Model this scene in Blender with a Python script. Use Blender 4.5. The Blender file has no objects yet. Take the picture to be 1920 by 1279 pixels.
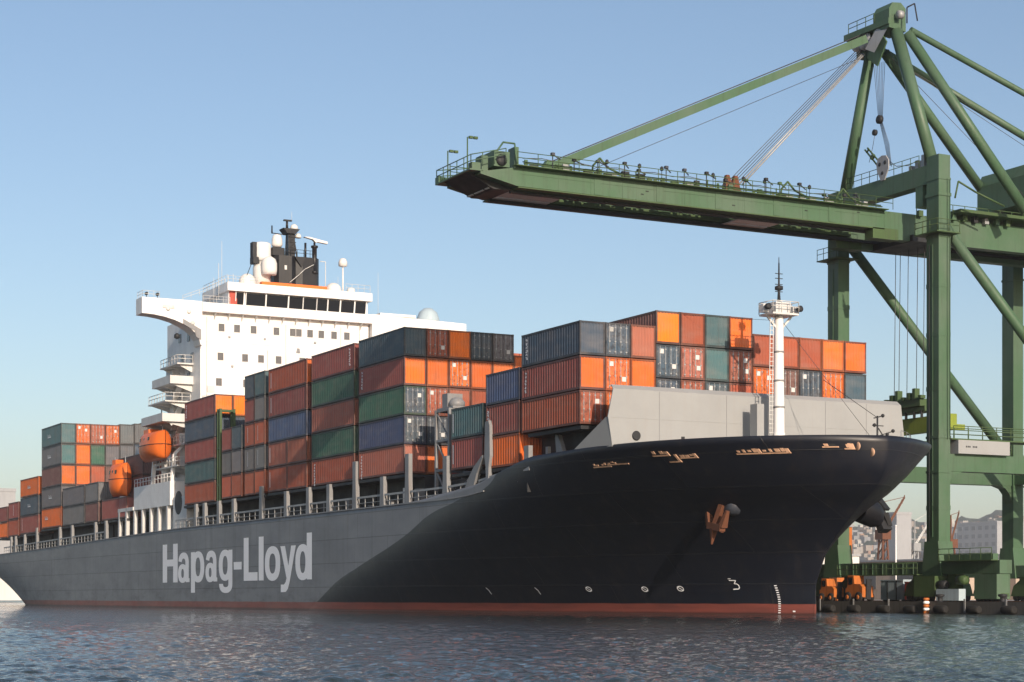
import bpy, bmesh, math, random
import numpy as np
from mathutils import Vector, Matrix

random.seed(7)
scene = bpy.context.scene
COL = scene.collection
R = math.radians
# World axes: X forward along the ship, Y from the near side of the ship towards the quay, Z up, water at 0.

# ---------------------------------------------------------------- camera
cam_d = bpy.data.cameras.new('camera')
cam_d.sensor_width = 36.0
cam_d.lens = 65.6
cam_d.shift_y = 0.2497
cam_d.clip_start = 0.5
cam_d.clip_end = 40000
cam = bpy.data.objects.new('camera', cam_d)
COL.objects.link(cam)
cam.location = (134.0, -76.06, 1.5)
cam.rotation_euler = (R(90), 0, R(62.5))
scene.camera = cam

# ---------------------------------------------------------------- sky, sun, exposure
SUN_EL, SUN_AZ = 20.0, -6.0            # azimuth from +X towards +Y
world = bpy.data.worlds.new('World')
scene.world = world
world.use_nodes = True
wn = world.node_tree
bgn = wn.nodes['Background']
sky = wn.nodes.new('ShaderNodeTexSky')
sky.sky_type = 'NISHITA'
sky.sun_disc = False
sky.sun_elevation = R(SUN_EL)
sky.sun_rotation = R(90 - SUN_AZ)
sky.altitude = 0
sky.air_density = 1.0
sky.dust_density = 1.4
sky.ozone_density = 1.9
tint = wn.nodes.new('ShaderNodeMix')
tint.data_type = 'RGBA'
tint.blend_type = 'MULTIPLY'
tint.inputs[0].default_value = 1.0
tint.inputs[7].default_value = (0.985, 0.965, 0.965, 1)
wn.links.new(sky.outputs['Color'], tint.inputs[6])
wn.links.new(tint.outputs[2], bgn.inputs['Color'])
bgn.inputs['Strength'].default_value = 0.10
sun_d = bpy.data.lights.new('sun', 'SUN')
sun_d.energy = 3.6
sun_d.angle = R(0.5)
sun_d.color = (1.0, 0.83, 0.66)
sun = bpy.data.objects.new('sun', sun_d)
COL.objects.link(sun)
sd = Vector((math.cos(R(SUN_EL)) * math.cos(R(SUN_AZ)), math.cos(R(SUN_EL)) * math.sin(R(SUN_AZ)), math.sin(R(SUN_EL))))
sun.rotation_euler = sd.to_track_quat('Z', 'Y').to_euler()
sun.location = (200, 40, 120)
scene.view_settings.view_transform = 'Standard'
scene.view_settings.look = 'None'
scene.view_settings.exposure = 0.53
scene.view_settings.gamma = 1.0
scene.view_settings.use_curve_mapping = False
scene.render.engine = 'CYCLES'
scene.cycles.max_bounces = 6
scene.cycles.use_denoising = True

# ---------------------------------------------------------------- materials
def new_mat(name):
    m = bpy.data.materials.new(name)
    m.use_nodes = True
    nt = m.node_tree
    return m, nt, nt.nodes['Principled BSDF']

def N(nt, typ, **kw):
    n = nt.nodes.new(typ)
    for k, v in kw.items():
        setattr(n, k, v)
    return n

def mixc(nt, fac, a, b, blend='MIX'):
    n = nt.nodes.new('ShaderNodeMix')
    n.data_type = 'RGBA'
    n.blend_type = blend
    for sock, val in ((n.inputs[0], fac), (n.inputs[6], a), (n.inputs[7], b)):
        if isinstance(val, (int, float)):
            sock.default_value = val
        elif isinstance(val, tuple):
            sock.default_value = val if len(val) == 4 else (*val, 1)
        else:
            nt.links.new(val, sock)
    return n.outputs[2]

def noise(nt, scale, detail=4, rough=0.55, vec=None, stretch=None, obj=True):
    tc = N(nt, 'ShaderNodeTexCoord')
    v = tc.outputs['Object'] if vec is None else vec
    if stretch:
        mp = N(nt, 'ShaderNodeMapping')
        mp.inputs['Scale'].default_value = stretch
        nt.links.new(v, mp.inputs['Vector'])
        v = mp.outputs['Vector']
    n = N(nt, 'ShaderNodeTexNoise')
    n.inputs['Scale'].default_value = scale
    n.inputs['Detail'].default_value = detail
    n.inputs['Roughness'].default_value = rough
    nt.links.new(v, n.inputs['Vector'])
    return n.outputs['Fac']

def ramp(nt, fac, lo, hi, a=0.0, b=1.0):
    n = N(nt, 'ShaderNodeMapRange')
    n.inputs['From Min'].default_value = lo
    n.inputs['From Max'].default_value = hi
    n.inputs['To Min'].default_value = a
    n.inputs['To Max'].default_value = b
    nt.links.new(fac, n.inputs['Value'])
    return n.outputs['Result']

def bump(nt, bsdf, height, strength=0.2, dist=0.02):
    b = N(nt, 'ShaderNodeBump')
    b.inputs['Strength'].default_value = strength
    b.inputs['Distance'].default_value = dist
    nt.links.new(height, b.inputs['Height'])
    nt.links.new(b.outputs['Normal'], bsdf.inputs['Normal'])

def paint(name, col, rough=0.5, metal=0.0, dirt=0.35, dirt_col=(0.05, 0.04, 0.035), streak=True, scale=0.6, spec=0.4, fade=0.0):
    m, nt, b = new_mat(name)
    n1 = noise(nt, scale, 6, 0.6)
    n2 = noise(nt, 1.3, 5, 0.6, stretch=(2.2, 2.2, 0.12) if streak else (1, 1, 1))
    c = mixc(nt, ramp(nt, n1, 0.3, 0.75, 0.0, 0.5 if col[0] < 0.85 else 0.12), (*col, 1), tuple(x * 0.72 for x in col))
    if fade:
        n3 = noise(nt, 0.16, 6, 0.65)
        c = mixc(nt, ramp(nt, n3, 0.42, 0.66, 0.0, fade), c, tuple(0.35 * x + 0.11 for x in col))
        n4 = noise(nt, 0.9, 8, 0.75, stretch=(1.5, 1.5, 0.35))
        c = mixc(nt, ramp(nt, n4, 0.62, 0.74, 0.0, 0.5), c, (0.085, 0.045, 0.025))
    c = mixc(nt, ramp(nt, n2, 0.52, 0.8, 0.0, dirt), c, (*dirt_col, 1))
    nt.links.new(c, b.inputs['Base Color'])
    nt.links.new(ramp(nt, n1, 0.3, 0.7, rough - 0.08, rough + 0.14), b.inputs['Roughness'])
    b.inputs['Metallic'].default_value = metal
    b.inputs['Specular IOR Level'].default_value = spec
    bump(nt, b, n1, 0.12, 0.03)
    return m

M = {}
M['white'] = paint('white_paint', (0.82, 0.81, 0.80), 0.45, dirt=0.30, dirt_col=(0.48, 0.40, 0.33))
M['white_worn'] = paint('worn_white_paint', (0.62, 0.62, 0.61), 0.5, dirt=0.35, dirt_col=(0.28, 0.22, 0.17))
M['pale_grey'] = paint('pale_grey_paint', (0.315, 0.325, 0.33), 0.5, dirt=0.18, dirt_col=(0.28, 0.24, 0.2), scale=0.25)
M['grey'] = paint('grey_paint', (0.235, 0.24, 0.25), 0.5, dirt=0.4, dirt_col=(0.16, 0.10, 0.06))
M['deck'] = paint('deck_paint', (0.06, 0.06, 0.062), 0.7, dirt=0.5, streak=False)
M['dark'] = paint('dark_steel', (0.02, 0.022, 0.026), 0.6, dirt=0.3)
M['black'] = paint('black_paint', (0.009, 0.0095, 0.013), 0.4, dirt=0.25)
M['green'] = paint('crane_green', (0.060, 0.126, 0.066), 0.5, dirt=0.5, dirt_col=(0.035, 0.045, 0.025), scale=0.22, fade=0.35)
M['green_dark'] = paint('machine_green', (0.055, 0.10, 0.035), 0.55, dirt=0.5)
M['lime'] = paint('spreader_green', (0.22, 0.28, 0.03), 0.5, dirt=0.5)
M['steel_blue'] = paint('blue_grey_paint', (0.045, 0.052, 0.07), 0.45, dirt=0.4, dirt_col=(0.12, 0.06, 0.03))
M['steel'] = paint('galvanised_steel', (0.36, 0.37, 0.38), 0.45, 0.3, dirt=0.35)
M['rope'] = paint('wire_rope', (0.10, 0.10, 0.105), 0.5, 0.4, dirt=0.1)
M['orange'] = paint('lifeboat_orange', (0.78, 0.16, 0.02), 0.38, dirt=0.18, dirt_col=(0.30, 0.06, 0.02))
M['rust'] = paint('rusty_steel', (0.14, 0.052, 0.026), 0.75, dirt=0.6, dirt_col=(0.10, 0.04, 0.02), scale=1.6, streak=False)
M['tan'] = paint('sunlit_glow_tan', (0.62, 0.38, 0.25), 0.6, dirt=0.7, dirt_col=(0.16, 0.06, 0.03), scale=1.4, streak=False)  # pale tone stands in for sunlit bulwark seen through the fairleads
M['red'] = paint('red_paint', (0.42, 0.06, 0.035), 0.5)
M['mark'] = paint('white_marking', (0.95, 0.95, 0.96), 0.55, dirt=0.04, dirt_col=(0.5, 0.48, 0.46), spec=0.2)
M['glass'] = new_mat('dark_glass')[0]
g = M['glass'].node_tree.nodes['Principled BSDF']
g.inputs['Base Color'].default_value = (0.012, 0.014, 0.018, 1)
g.inputs['Roughness'].default_value = 0.12
M['pane'] = paint('window_pane', (0.13, 0.13, 0.135), 0.25, dirt=0.2)
M['dome'] = paint('radome_white', (0.74, 0.72, 0.70), 0.4, dirt=0.1, dirt_col=(0.5, 0.45, 0.4))
M['ltblue'] = paint('pale_blue_paint', (0.42, 0.52, 0.58), 0.5, dirt=0.25)
M['tyre'] = paint('rubber', (0.018, 0.018, 0.018), 0.85, dirt=0.3, dirt_col=(0.06, 0.05, 0.04), streak=False)
M['foliage'] = paint('hill_cover', (0.04, 0.06, 0.04), 0.9, dirt=0.5, dirt_col=(0.11, 0.10, 0.085), scale=0.012, streak=False)
M['concrete'] = paint('concrete', (0.30, 0.285, 0.26), 0.85, dirt=0.5, dirt_col=(0.12, 0.11, 0.10), scale=0.3, streak=False)
M['quaywall'] = paint('quay_wall', (0.10, 0.095, 0.09), 0.85, dirt=0.7, dirt_col=(0.03, 0.035, 0.03))
M['bldg_win'] = paint('far_window', (0.20, 0.21, 0.23), 0.5, dirt=0.3, scale=0.05)
M['bldg_grey'] = paint('building_grey', (0.34, 0.35, 0.37), 0.8, dirt=0.3, scale=0.05)
M['bldg_tan'] = paint('building_tan', (0.45, 0.36, 0.29), 0.8, dirt=0.3, scale=0.05)
M['bldg_white'] = paint('building_white', (0.70, 0.68, 0.65), 0.8, dirt=0.2, scale=0.05)
M['amber'] = paint('amber_machine', (0.50, 0.15, 0.03), 0.45, dirt=0.75, dirt_col=(0.10, 0.03, 0.015), scale=1.2)

# container paint takes its colour from the object colour
def container_mat(name='container_paint', grime=0.0):
    m, nt, b = new_mat(name)
    oi = N(nt, 'ShaderNodeObjectInfo')
    tc = N(nt, 'ShaderNodeTexCoord')
    add = N(nt, 'ShaderNodeVectorMath', operation='ADD')
    sc_ = N(nt, 'ShaderNodeVectorMath', operation='SCALE')
    geo = N(nt, 'ShaderNodeNewGeometry')
    nt.links.new(oi.outputs['Location'], sc_.inputs[0])
    sc_.inputs['Scale'].default_value = 3.7
    nt.links.new(tc.outputs['Object'], add.inputs[0])
    nt.links.new(sc_.outputs[0], add.inputs[1])
    v = add.outputs[0]
    n1 = noise(nt, 0.55, 6, 0.62, vec=v)
    n2 = noise(nt, 1.1, 6, 0.7, vec=v, stretch=(2.5, 2.5, 0.25))
    n3 = noise(nt, 2.3, 8, 0.75, vec=v)
    c = mixc(nt, ramp(nt, n1, 0.35, 0.7, 0.0, 0.55), oi.outputs['Color'], mixc(nt, 0.5, oi.outputs['Color'], (0.16, 0.13, 0.12)))
    c = mixc(nt, ramp(nt, n2, 0.55, 0.82, 0.0, 0.55), c, mixc(nt, 0.75, c, (0.05, 0.03, 0.02)))
    c = mixc(nt, ramp(nt, n3, 0.66, 0.78, 0.0, 0.7), c, (0.10, 0.04, 0.02))
    n4 = noise(nt, 0.9, 3, 0.5, vec=v, stretch=(0.5, 0.5, 1.6))
    c = mixc(nt, ramp(nt, n4, 0.45, 0.75, 0.0, 0.35), c, mixc(nt, 0.5, c, (0.32, 0.27, 0.24)))
    if grime:
        n5 = noise(nt, 2.2, 8, 0.7, vec=v, stretch=(1.6, 1.6, 1.0))
        c = mixc(nt, ramp(nt, n5, 0.50, 0.62, 0.0, grime), c, mixc(nt, 0.85, c, (0.03, 0.022, 0.02)))
        n6 = noise(nt, 1.7, 6, 0.7, vec=v, stretch=(1.0, 1.6, 2.2))
        c = mixc(nt, ramp(nt, n6, 0.60, 0.70, 0.0, grime * 0.8), c, (0.40, 0.36, 0.33))
    nt.links.new(c, b.inputs['Base Color'])
    nt.links.new(ramp(nt, n1, 0.3, 0.7, 0.42, 0.68), b.inputs['Roughness'])
    b.inputs['Specular IOR Level'].default_value = 0.35
    bump(nt, b, n2, 0.25, 0.02)
    return m
M['container'] = container_mat()
M['container_door'] = container_mat('container_door_paint', 0.75)

def hull_mat():
    m, nt, b = new_mat('hull_paint')
    tc = N(nt, 'ShaderNodeTexCoord')
    sx = N(nt, 'ShaderNodeSeparateXYZ')
    nt.links.new(tc.outputs['Object'], sx.inputs[0])
    X, Z = sx.outputs['X'], sx.outputs['Z']
    # black bow paint: boundary X as a function of Z
    fc = N(nt, 'ShaderNodeFloatCurve')
    zn = ramp(nt, Z, 0.0, 14.0)
    pts = [(0.0, -60.5), (1.3, -57.05), (3.27, -51.7), (4.73, -45.8), (7.37, -35.0), (9.63, -27.6), (10.21, -23.9), (10.63, -21.6), (10.94, -18.3), (14.0, -14.0)]
    cu = fc.mapping.curves[0]
    for i, (z, x) in enumerate(pts):
        p = (z / 14.0, (x + 70) / 70.0)
        if i == 0:
            cu.points[0].location = p
        elif i == len(pts) - 1:
            cu.points[-1].location = p
        else:
            cu.points.new(*p)
    fc.mapping.update()
    nt.links.new(zn, fc.inputs['Value'])
    wob = noise(nt, 0.5, 4)
    xn = ramp(nt, X, -70.0, 0.0)
    d = N(nt, 'ShaderNodeMath', operation='SUBTRACT')
    nt.links.new(xn, d.inputs[0]); nt.links.new(fc.outputs[0], d.inputs[1])
    d2 = N(nt, 'ShaderNodeMath', operation='MULTIPLY_ADD')
    nt.links.new(wob, d2.inputs[0]); d2.inputs[1].default_value = 0.006
    nt.links.new(d.outputs[0], d2.inputs[2])
    isblack = ramp(nt, d2.outputs[0], 0.0015, 0.0045)
    grey = mixc(nt, ramp(nt, noise(nt, 0.10, 6, 0.6, stretch=(1, 1, 2)), 0.35, 0.7), (0.205, 0.213, 0.230), (0.155, 0.161, 0.175))
    blk = mixc(nt, ramp(nt, noise(nt, 0.2, 5), 0.35, 0.7), (0.0075, 0.0095, 0.0175), (0.0105, 0.0125, 0.020))
    c = mixc(nt, isblack, grey, blk)
    # seams between plates
    br = N(nt, 'ShaderNodeTexBrick')
    cb = N(nt, 'ShaderNodeCombineXYZ')
    nt.links.new(X, cb.inputs['X']); nt.links.new(Z, cb.inputs['Y'])
    nt.links.new(cb.outputs[0], br.inputs['Vector'])
    br.inputs['Scale'].default_value = 1.0
    br.inputs['Brick Width'].default_value = 15.5
    br.inputs['Row Height'].default_value = 2.55
    br.inputs['Mortar Size'].default_value = 0.045
    br.inputs['Mortar Smooth'].default_value = 0.3
    seam = br.outputs['Fac']
    c = mixc(nt, ramp(nt, seam, 0, 1, 0, 0.7), c, mixc(nt, 0.6, c, (0.02, 0.02, 0.02)))
    # run-off streaks and scuffs
    st = noise(nt, 1.0, 6, 0.65, stretch=(0.9, 0.9, 0.05))
    c = mixc(nt, ramp(nt, st, 0.52, 0.78, 0.0, 0.55), c, mixc(nt, 0.55, c, (0.045, 0.035, 0.03)))
    st3 = noise(nt, 0.7, 5, 0.6, stretch=(1.3, 1.3, 0.05))
    notblack = ramp(nt, isblack, 0.0, 1.0, 1.0, 0.12)
    def damp(f):
        mm = N(nt, 'ShaderNodeMath', operation='MULTIPLY')
        nt.links.new(f, mm.inputs[0]); nt.links.new(notblack, mm.inputs[1])
        return mm.outputs[0]
    c = mixc(nt, damp(ramp(nt, st3, 0.58, 0.8, 0.0, 0.16)), c, (0.30, 0.30, 0.30))
    st2 = noise(nt, 0.35, 8, 0.75, stretch=(0.5, 0.5, 1.6))
    low = ramp(nt, Z, 4.5, 1.0)
    sc2 = N(nt, 'ShaderNodeMath', operation='MULTIPLY')
    nt.links.new(ramp(nt, st2, 0.50, 0.66, 0.0, 0.5), sc2.inputs[0]); nt.links.new(low, sc2.inputs[1])
    c = mixc(nt, damp(sc2.outputs[0]), c, (0.075, 0.065, 0.06))
    rs = noise(nt, 0.8, 7, 0.7, stretch=(1.6, 1.6, 0.045))
    c = mixc(nt, damp(ramp(nt, rs, 0.60, 0.74, 0.0, 0.38)), c, (0.10, 0.055, 0.035))
    sf = noise(nt, 0.5, 9, 0.8, stretch=(0.35, 0.35, 2.2))
    sfm = N(nt, 'ShaderNodeMath', operation='MULTIPLY')
    nt.links.new(ramp(nt, sf, 0.58, 0.66, 0.0, 0.5), sfm.inputs[0]); nt.links.new(ramp(nt, Z, 6.5, 1.5), sfm.inputs[1])
    c = mixc(nt, damp(sfm.outputs[0]), c, mixc(nt, 0.35, c, (0.20, 0.19, 0.19)))
    # red boot-top with a waterline stain
    wob2 = N(nt, 'ShaderNodeMath', operation='MULTIPLY_ADD')
    nt.links.new(noise(nt, 0.25, 6, 0.6, stretch=(1, 1, 0.3)), wob2.inputs[0]); wob2.inputs[1].default_value = -0.14
    nt.links.new(Z, wob2.inputs[2])
    red = mixc(nt, ramp(nt, noise(nt, 0.6, 6, 0.65, stretch=(0.3, 0.3, 2)), 0.35, 0.7), (0.26, 0.072, 0.055), (0.17, 0.055, 0.045))
    c = mixc(nt, ramp(nt, wob2.outputs[0], 0.86, 0.81), c, red)
    wet = ramp(nt, wob2.outputs[0], 0.20, 0.02, 0.0, 0.75)
    c = mixc(nt, wet, c, (0.03, 0.022, 0.02))
    nt.links.new(c, b.inputs['Base Color'])
    rgh = N(nt, 'ShaderNodeMath', operation='MULTIPLY')
    nt.links.new(ramp(nt, st2, 0.3, 0.7, 0.38, 0.56), rgh.inputs[0]); nt.links.new(ramp(nt, isblack, 0.0, 1.0, 1.0, 0.82), rgh.inputs[1])
    nt.links.new(rgh.outputs[0], b.inputs['Roughness'])
    nt.links.new(ramp(nt, isblack, 0.0, 1.0, 0.28, 0.36), b.inputs['Specular IOR Level'])
    hb = N(nt, 'ShaderNodeMath', operation='MULTIPLY_ADD')
    nt.links.new(noise(nt, 0.25, 3, 0.5), hb.inputs[0]); hb.inputs[1].default_value = 2.0
    nt.links.new(seam, hb.inputs[2])
    bump(nt, b, hb.outputs[0], 0.5, 0.06)
    return m
M['hull'] = hull_mat()

def water_mat():
    m, nt, b = new_mat('harbour_water')
    b.inputs['Base Color'].default_value = (0.026, 0.036, 0.036, 1)
    b.inputs['Roughness'].default_value = 0.05
    b.inputs['IOR'].default_value = 1.33
    n1 = noise(nt, 3.4, 5, 0.62, stretch=(1.0, 1.0, 0.0))
    n2 = noise(nt, 0.35, 4, 0.5, stretch=(1.0, 1.0, 0.0))
    s = N(nt, 'ShaderNodeMath', operation='MULTIPLY_ADD')
    nt.links.new(n2, s.inputs[0]); s.inputs[1].default_value = 2.0
    nt.links.new(n1, s.inputs[2])
    bump(nt, b, s.outputs[0], 0.8, 0.09)
    return m
M['water'] = water_mat()

# ---------------------------------------------------------------- mesh building
class MB:
    def __init__(self):
        self.v, self.f, self.s = [], [], []
    def add(self, vs, fs, smooth=False):
        o = len(self.v)
        self.v += [tuple(p) for p in vs]
        self.f += [tuple(i + o for i in q) for q in fs]
        self.s += [smooth] * len(fs)
        return self
    def box(self, x0, x1, y0, y1, z0, z1):
        vs = [(x, y, z) for z in (z0, z1) for y in (y0, y1) for x in (x0, x1)]
        return self.add(vs, [(0, 2, 3, 1), (4, 5, 7, 6), (0, 1, 5, 4), (2, 6, 7, 3), (0, 4, 6, 2), (1, 3, 7, 5)])
    def beam(self, p, q, w, h=None, w2=None, h2=None, up=(0, 0, 1)):
        h = w if h is None else h
        w2 = w if w2 is None else w2
        h2 = h if h2 is None else h2
        p, q = Vector(p), Vector(q)
        d = (q - p).normalized()
        u = Vector(up)
        if abs(d.dot(u)) > 0.98:
            u = Vector((1, 0, 0))
        a = d.cross(u).normalized()
        c = a.cross(d).normalized()
        vs = []
        for P, ww, hh in ((p, w, h), (q, w2, h2)):
            for sa, sc in ((-1, -1), (1, -1), (1, 1), (-1, 1)):
                vs.append(P + a * sa * ww / 2 + c * sc * hh / 2)
        return self.add(vs, [(0, 3, 2, 1), (4, 5, 6, 7), (0, 1, 5, 4), (1, 2, 6, 5), (2, 3, 7, 6), (3, 0, 4, 7)])
    def tube(self, p, q, r0, r1=None, n=10):
        r1 = r0 if r1 is None else r1
        p, q = Vector(p), Vector(q)
        d = (q - p).normalized()
        u = Vector((0, 0, 1)) if abs(d.z) < 0.95 else Vector((1, 0, 0))
        a = d.cross(u).normalized(); c = a.cross(d)
        o = len(self.v)
        vs = []
        for P, r in ((p, r0), (q, r1)):
            for i in range(n):
                t = 2 * math.pi * i / n
                vs.append(P + a * math.cos(t) * r + c * math.sin(t) * r)
        self.add(vs, [(i, (i + 1) % n, n + (i + 1) % n, n + i) for i in range(n)], True)
        self.f += [tuple(o + i for i in range(n))[::-1], tuple(o + n + i for i in range(n))]
        self.s += [False, False]
        return self
    def path(self, pts, r, n=6):
        for a, b in zip(pts[:-1], pts[1:]):
            self.tube(a, b, r, r, n)
        return self
    def prism(self, pts, axis, a0, a1):
        n = len(pts)
        def mk(p, a):
            return {'x': (a, p[0], p[1]), 'y': (p[0], a, p[1]), 'z': (p[0], p[1], a)}[axis]
        vs = [mk(p, a0) for p in pts] + [mk(p, a1) for p in pts]
        fs = [tuple(range(n))[::-1], tuple(range(n, 2 * n))]
        fs += [(i, (i + 1) % n, n + (i + 1) % n, n + i) for i in range(n)]
        return self.add(vs, fs)
    def lathe(self, c, prof, n=16, axis='z', smooth=True):
        vs = []
        for r, h in prof:
            for i in range(n):
                t = 2 * math.pi * i / n
                a, b2 = r * math.cos(t), r * math.sin(t)
                if axis == 'z': vs.append((c[0] + a, c[1] + b2, c[2] + h))
                elif axis == 'y': vs.append((c[0] + a, c[1] + h, c[2] + b2))
                else: vs.append((c[0] + h, c[1] + a, c[2] + b2))
        k = len(prof)
        fs = [(j * n + i, j * n + (i + 1) % n, (j + 1) * n + (i + 1) % n, (j + 1) * n + i) for j in range(k - 1) for i in range(n)]
        self.add(vs, fs, smooth)
        o = len(self.v) - len(vs)
        self.f += [tuple(o + i for i in range(n))[::-1], tuple(o + (k - 1) * n + i for i in range(n))]
        self.s += [False, False]
        return self
    def dome(self, c, r, h, n=16, k=6, skirt=0.0):
        prof = [(r, 0)] + ([(r, skirt)] if skirt else [])
        prof += [(max(0.02, r * math.cos(math.pi / 2 * i / k)), skirt + h * math.sin(math.pi / 2 * i / k)) for i in range(1, k + 1)]
        return self.lathe(c, prof, n)
    def rail(self, pts, h=1.1, step=1.6, r=0.035, rails=(1.0, 0.55)):
        for a, b in zip(pts[:-1], pts[1:]):
            a, b = Vector(a), Vector(b)
            L = (b - a).length
            k = max(1, int(round(L / step)))
            for f in rails:
                self.tube(a + Vector((0, 0, h * f)), b + Vector((0, 0, h * f)), r, r, 5)
            for i in range(k + 1):
                p = a.lerp(b, i / k)
                self.tube(p, p + Vector((0, 0, h)), r, r, 5)
        return self
    def mesh(self, name, mat, origin=(0, 0, 0)):
        me = bpy.data.meshes.new(name)
        o = origin
        me.from_pydata([(x - o[0], y - o[1], z - o[2]) for x, y, z in self.v], [], self.f)
        me.polygons.foreach_set('use_smooth', self.s)
        me.materials.append(M[mat] if isinstance(mat, str) else mat)
        me.update()
        return me
    def build(self, name, mat, parent=None, origin=None):
        if origin is None:
            origin = ORIGIN.get(parent.name, (0, 0, 0)) if parent else (0, 0, 0)
        ob = bpy.data.objects.new(name, self.mesh(name, mat, origin))
        COL.objects.link(ob)
        if parent:
            ob.parent = parent
            ORIGIN[ob.name] = origin
        else:
            ob.location = origin
            ORIGIN[ob.name] = tuple(origin)
        return ob

ORIGIN = {}
def tag(o, label=None, cat=None, group=None, kind=None):
    for k, v in (('label', label), ('category', cat), ('group', group), ('kind', kind)):
        if v: o[k] = v
    return o
def thing(name, loc, label, cat, group=None):
    o = bpy.data.objects.new(name, None)
    o.empty_display_size = 0.5
    COL.objects.link(o)
    o.location = loc
    ORIGIN[o.name] = tuple(loc)
    return tag(o, label, cat, group)

# ================================================================ SETTING
# ---- water: one finely rippled sheet in front of the camera, a plain sheet to the horizon under it
def make_water():
    rng = np.random.default_rng(3)
    nr, na = 1000, 900
    tt = np.linspace(0, 1, nr)
    rad = 24.0 * np.exp(math.log(20.0) * (0.62 * tt + 0.38 * tt ** 2.2))
    ang = np.linspace(R(-25), R(25), na)
    cx, cy = cam.location.x, cam.location.y
    th0 = R(62.5 + 90)
    rr, aa = np.meshgrid(rad, ang, indexing='ij')
    x = cx + rr * np.cos(th0 - aa)
    y = cy + rr * np.sin(th0 - aa)
    dr = np.gradient(rad)[:, None]
    z = np.zeros_like(x)
    wind = R(200)
    for i in range(110):
        lam = math.exp(rng.uniform(math.log(0.17), math.log(3.4)))
        d = wind + rng.normal(0, 0.75)
        k = 2 * math.pi / lam
        slope = 0.036 * math.exp(-(math.log(lam / 0.55)) ** 2 / 1.6) * rng.uniform(0.6, 1.3)
        amp = slope / k
        fade = np.clip((lam / (2.2 * dr) - 1.0) / 1.2, 0, 1)
        ph = k * (x * math.cos(d) + y * math.sin(d)) + rng.uniform(0, 6.28)
        w = np.sin(ph)
        z += amp * fade * (w + 0.32 * np.cos(2 * ph))
    # gusts: patches of calmer and rougher water
    g = 0.5 + 0.5 * np.sin(x * 0.11 + 1.3 * np.sin(y * 0.07)) * np.sin(y * 0.09 + 0.7 + 1.1 * np.sin(x * 0.05))
    z *= 0.66 + 0.60 * g
    edge = np.clip((480 - rr) / 120, 0, 1)
    z = z * edge - 0.0
    me = bpy.data.meshes.new('water')
    nv = nr * na
    me.vertices.add(nv)
    me.vertices.foreach_set('co', np.stack([x, y, z], -1).reshape(-1).astype(np.float32))
    i, j = np.meshgrid(np.arange(nr - 1), np.arange(na - 1), indexing='ij')
    a = (i * na + j).reshape(-1)
    q = np.stack([a, a + 1, a + na + 1, a + na], -1)
    nf = len(a)
    me.loops.add(nf * 4)
    me.loops.foreach_set('vertex_index', q.reshape(-1).astype(np.int32))
    me.polygons.add(nf)
    me.polygons.foreach_set('loop_start', (np.arange(nf) * 4).astype(np.int32))
    me.polygons.foreach_set('use_smooth', np.ones(nf, bool))
    me.update(calc_edges=True)
    if me.polygons[0].normal.z < 0:
        me.flip_normals()
    me.materials.append(M['water'])
    ob = bpy.data.objects.new('water', me)
    COL.objects.link(ob)
    tag(ob, kind='structure')
    s = 14000
    m2 = MB().add([(-s, -s, 0), (s, -s, 0), (s, s, 0), (-s, s, 0)], [(0, 1, 2, 3)])
    ob2 = bpy.data.objects.new('water_sheet', m2.mesh('water_sheet', 'water'))
    ob2.location = (0, 0, -0.35)
    COL.objects.link(ob2)
    tag(ob2, kind='structure')
make_water()

# ---- quay
QZ = 0.95
QY = 34.6
q = MB()
q.box(-262, 170, QY, 420, -3, QZ)
quay = q.build('quay', 'concrete')
tag(quay, kind='structure')
qf = MB()
qf.box(-262, 170, QY - 0.25, QY - 0.004, -2, QZ + 0.12)
qf.build('quay_wall_facing', 'quaywall', quay)
for i in range(22):
    x = -40 + i * 4.1 + random.uniform(-0.3, 0.3)
    f = MB()
    f.lathe((x, QY - 0.62, 0.38), [(0.28, -0.75), (0.36, -0.6), (0.36, 0.6), (0.28, 0.75)], 12, axis='x')
    f.build('fender', 'tyre', quay)
for i in range(10):
    x = -34 + i * 5.2
    b = MB()
    b.box(x - 0.1, x + 0.1, QY - 0.3, QY - 0.24, 0.1, QZ + 0.35)
    b.build('ladder_post', 'steel', quay)
for k in range(2):
    rl = MB()
    y = 38.5 + 22.8 * k
    rl.box(-200, 160, y - 0.06, y + 0.06, QZ + 0.004, QZ + 0.12)
    rl.build('crane_rail', 'rust', quay)

# ---- far shore and hills
def hills():
    rng = random.Random(5)
    n, k = 200, 16
    vs = []
    def dirv(px):
        kk = (px - 960) / 3500.0
        return (-0.88701 + kk * 0.46175, 0.46175 + kk * 0.88701)
    def prof(px):
        base = np.interp(px, [-400, 200, 900, 1400, 1560, 1650, 1700, 1750, 1800, 1830, 1850, 1880, 1930, 2050, 2300, 2800],
                         [6, 10, 30, 70, 112, 118, 122, 118, 128, 119, 131, 133, 128, 120, 100, 60])
        return base
    for i in range(n):
        px = -400 + 3200 * i / (n - 1)
        d = dirv(px)
        h = prof(px) + 3.0 * math.sin(i * 1.7) + 2.2 * math.sin(i * 0.63 + 1) + rng.uniform(-2.0, 2.0)
        for j in range(k):
            f = j / (k - 1)
            dist = 2050 + 1500 * f
            z = 0.4 + h * math.sin(min(1.0, f * 1.35) * math.pi / 2) ** 1.15 * dist / 3000.0 + (rng.uniform(-4, 4) if 0 < j else 0)
            vs.append((cam.location.x + d[0] * dist, cam.location.y + d[1] * dist, z))
    fs = [(i * k + j, i * k + j + 1, (i + 1) * k + j + 1, (i + 1) * k + j) for i in range(n - 1) for j in range(k - 1)]
    mb = MB().add(vs, fs, True)
    o = mb.build('hills', 'foliage')
    tag(o, kind='structure')
hills()
land = MB()
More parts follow.
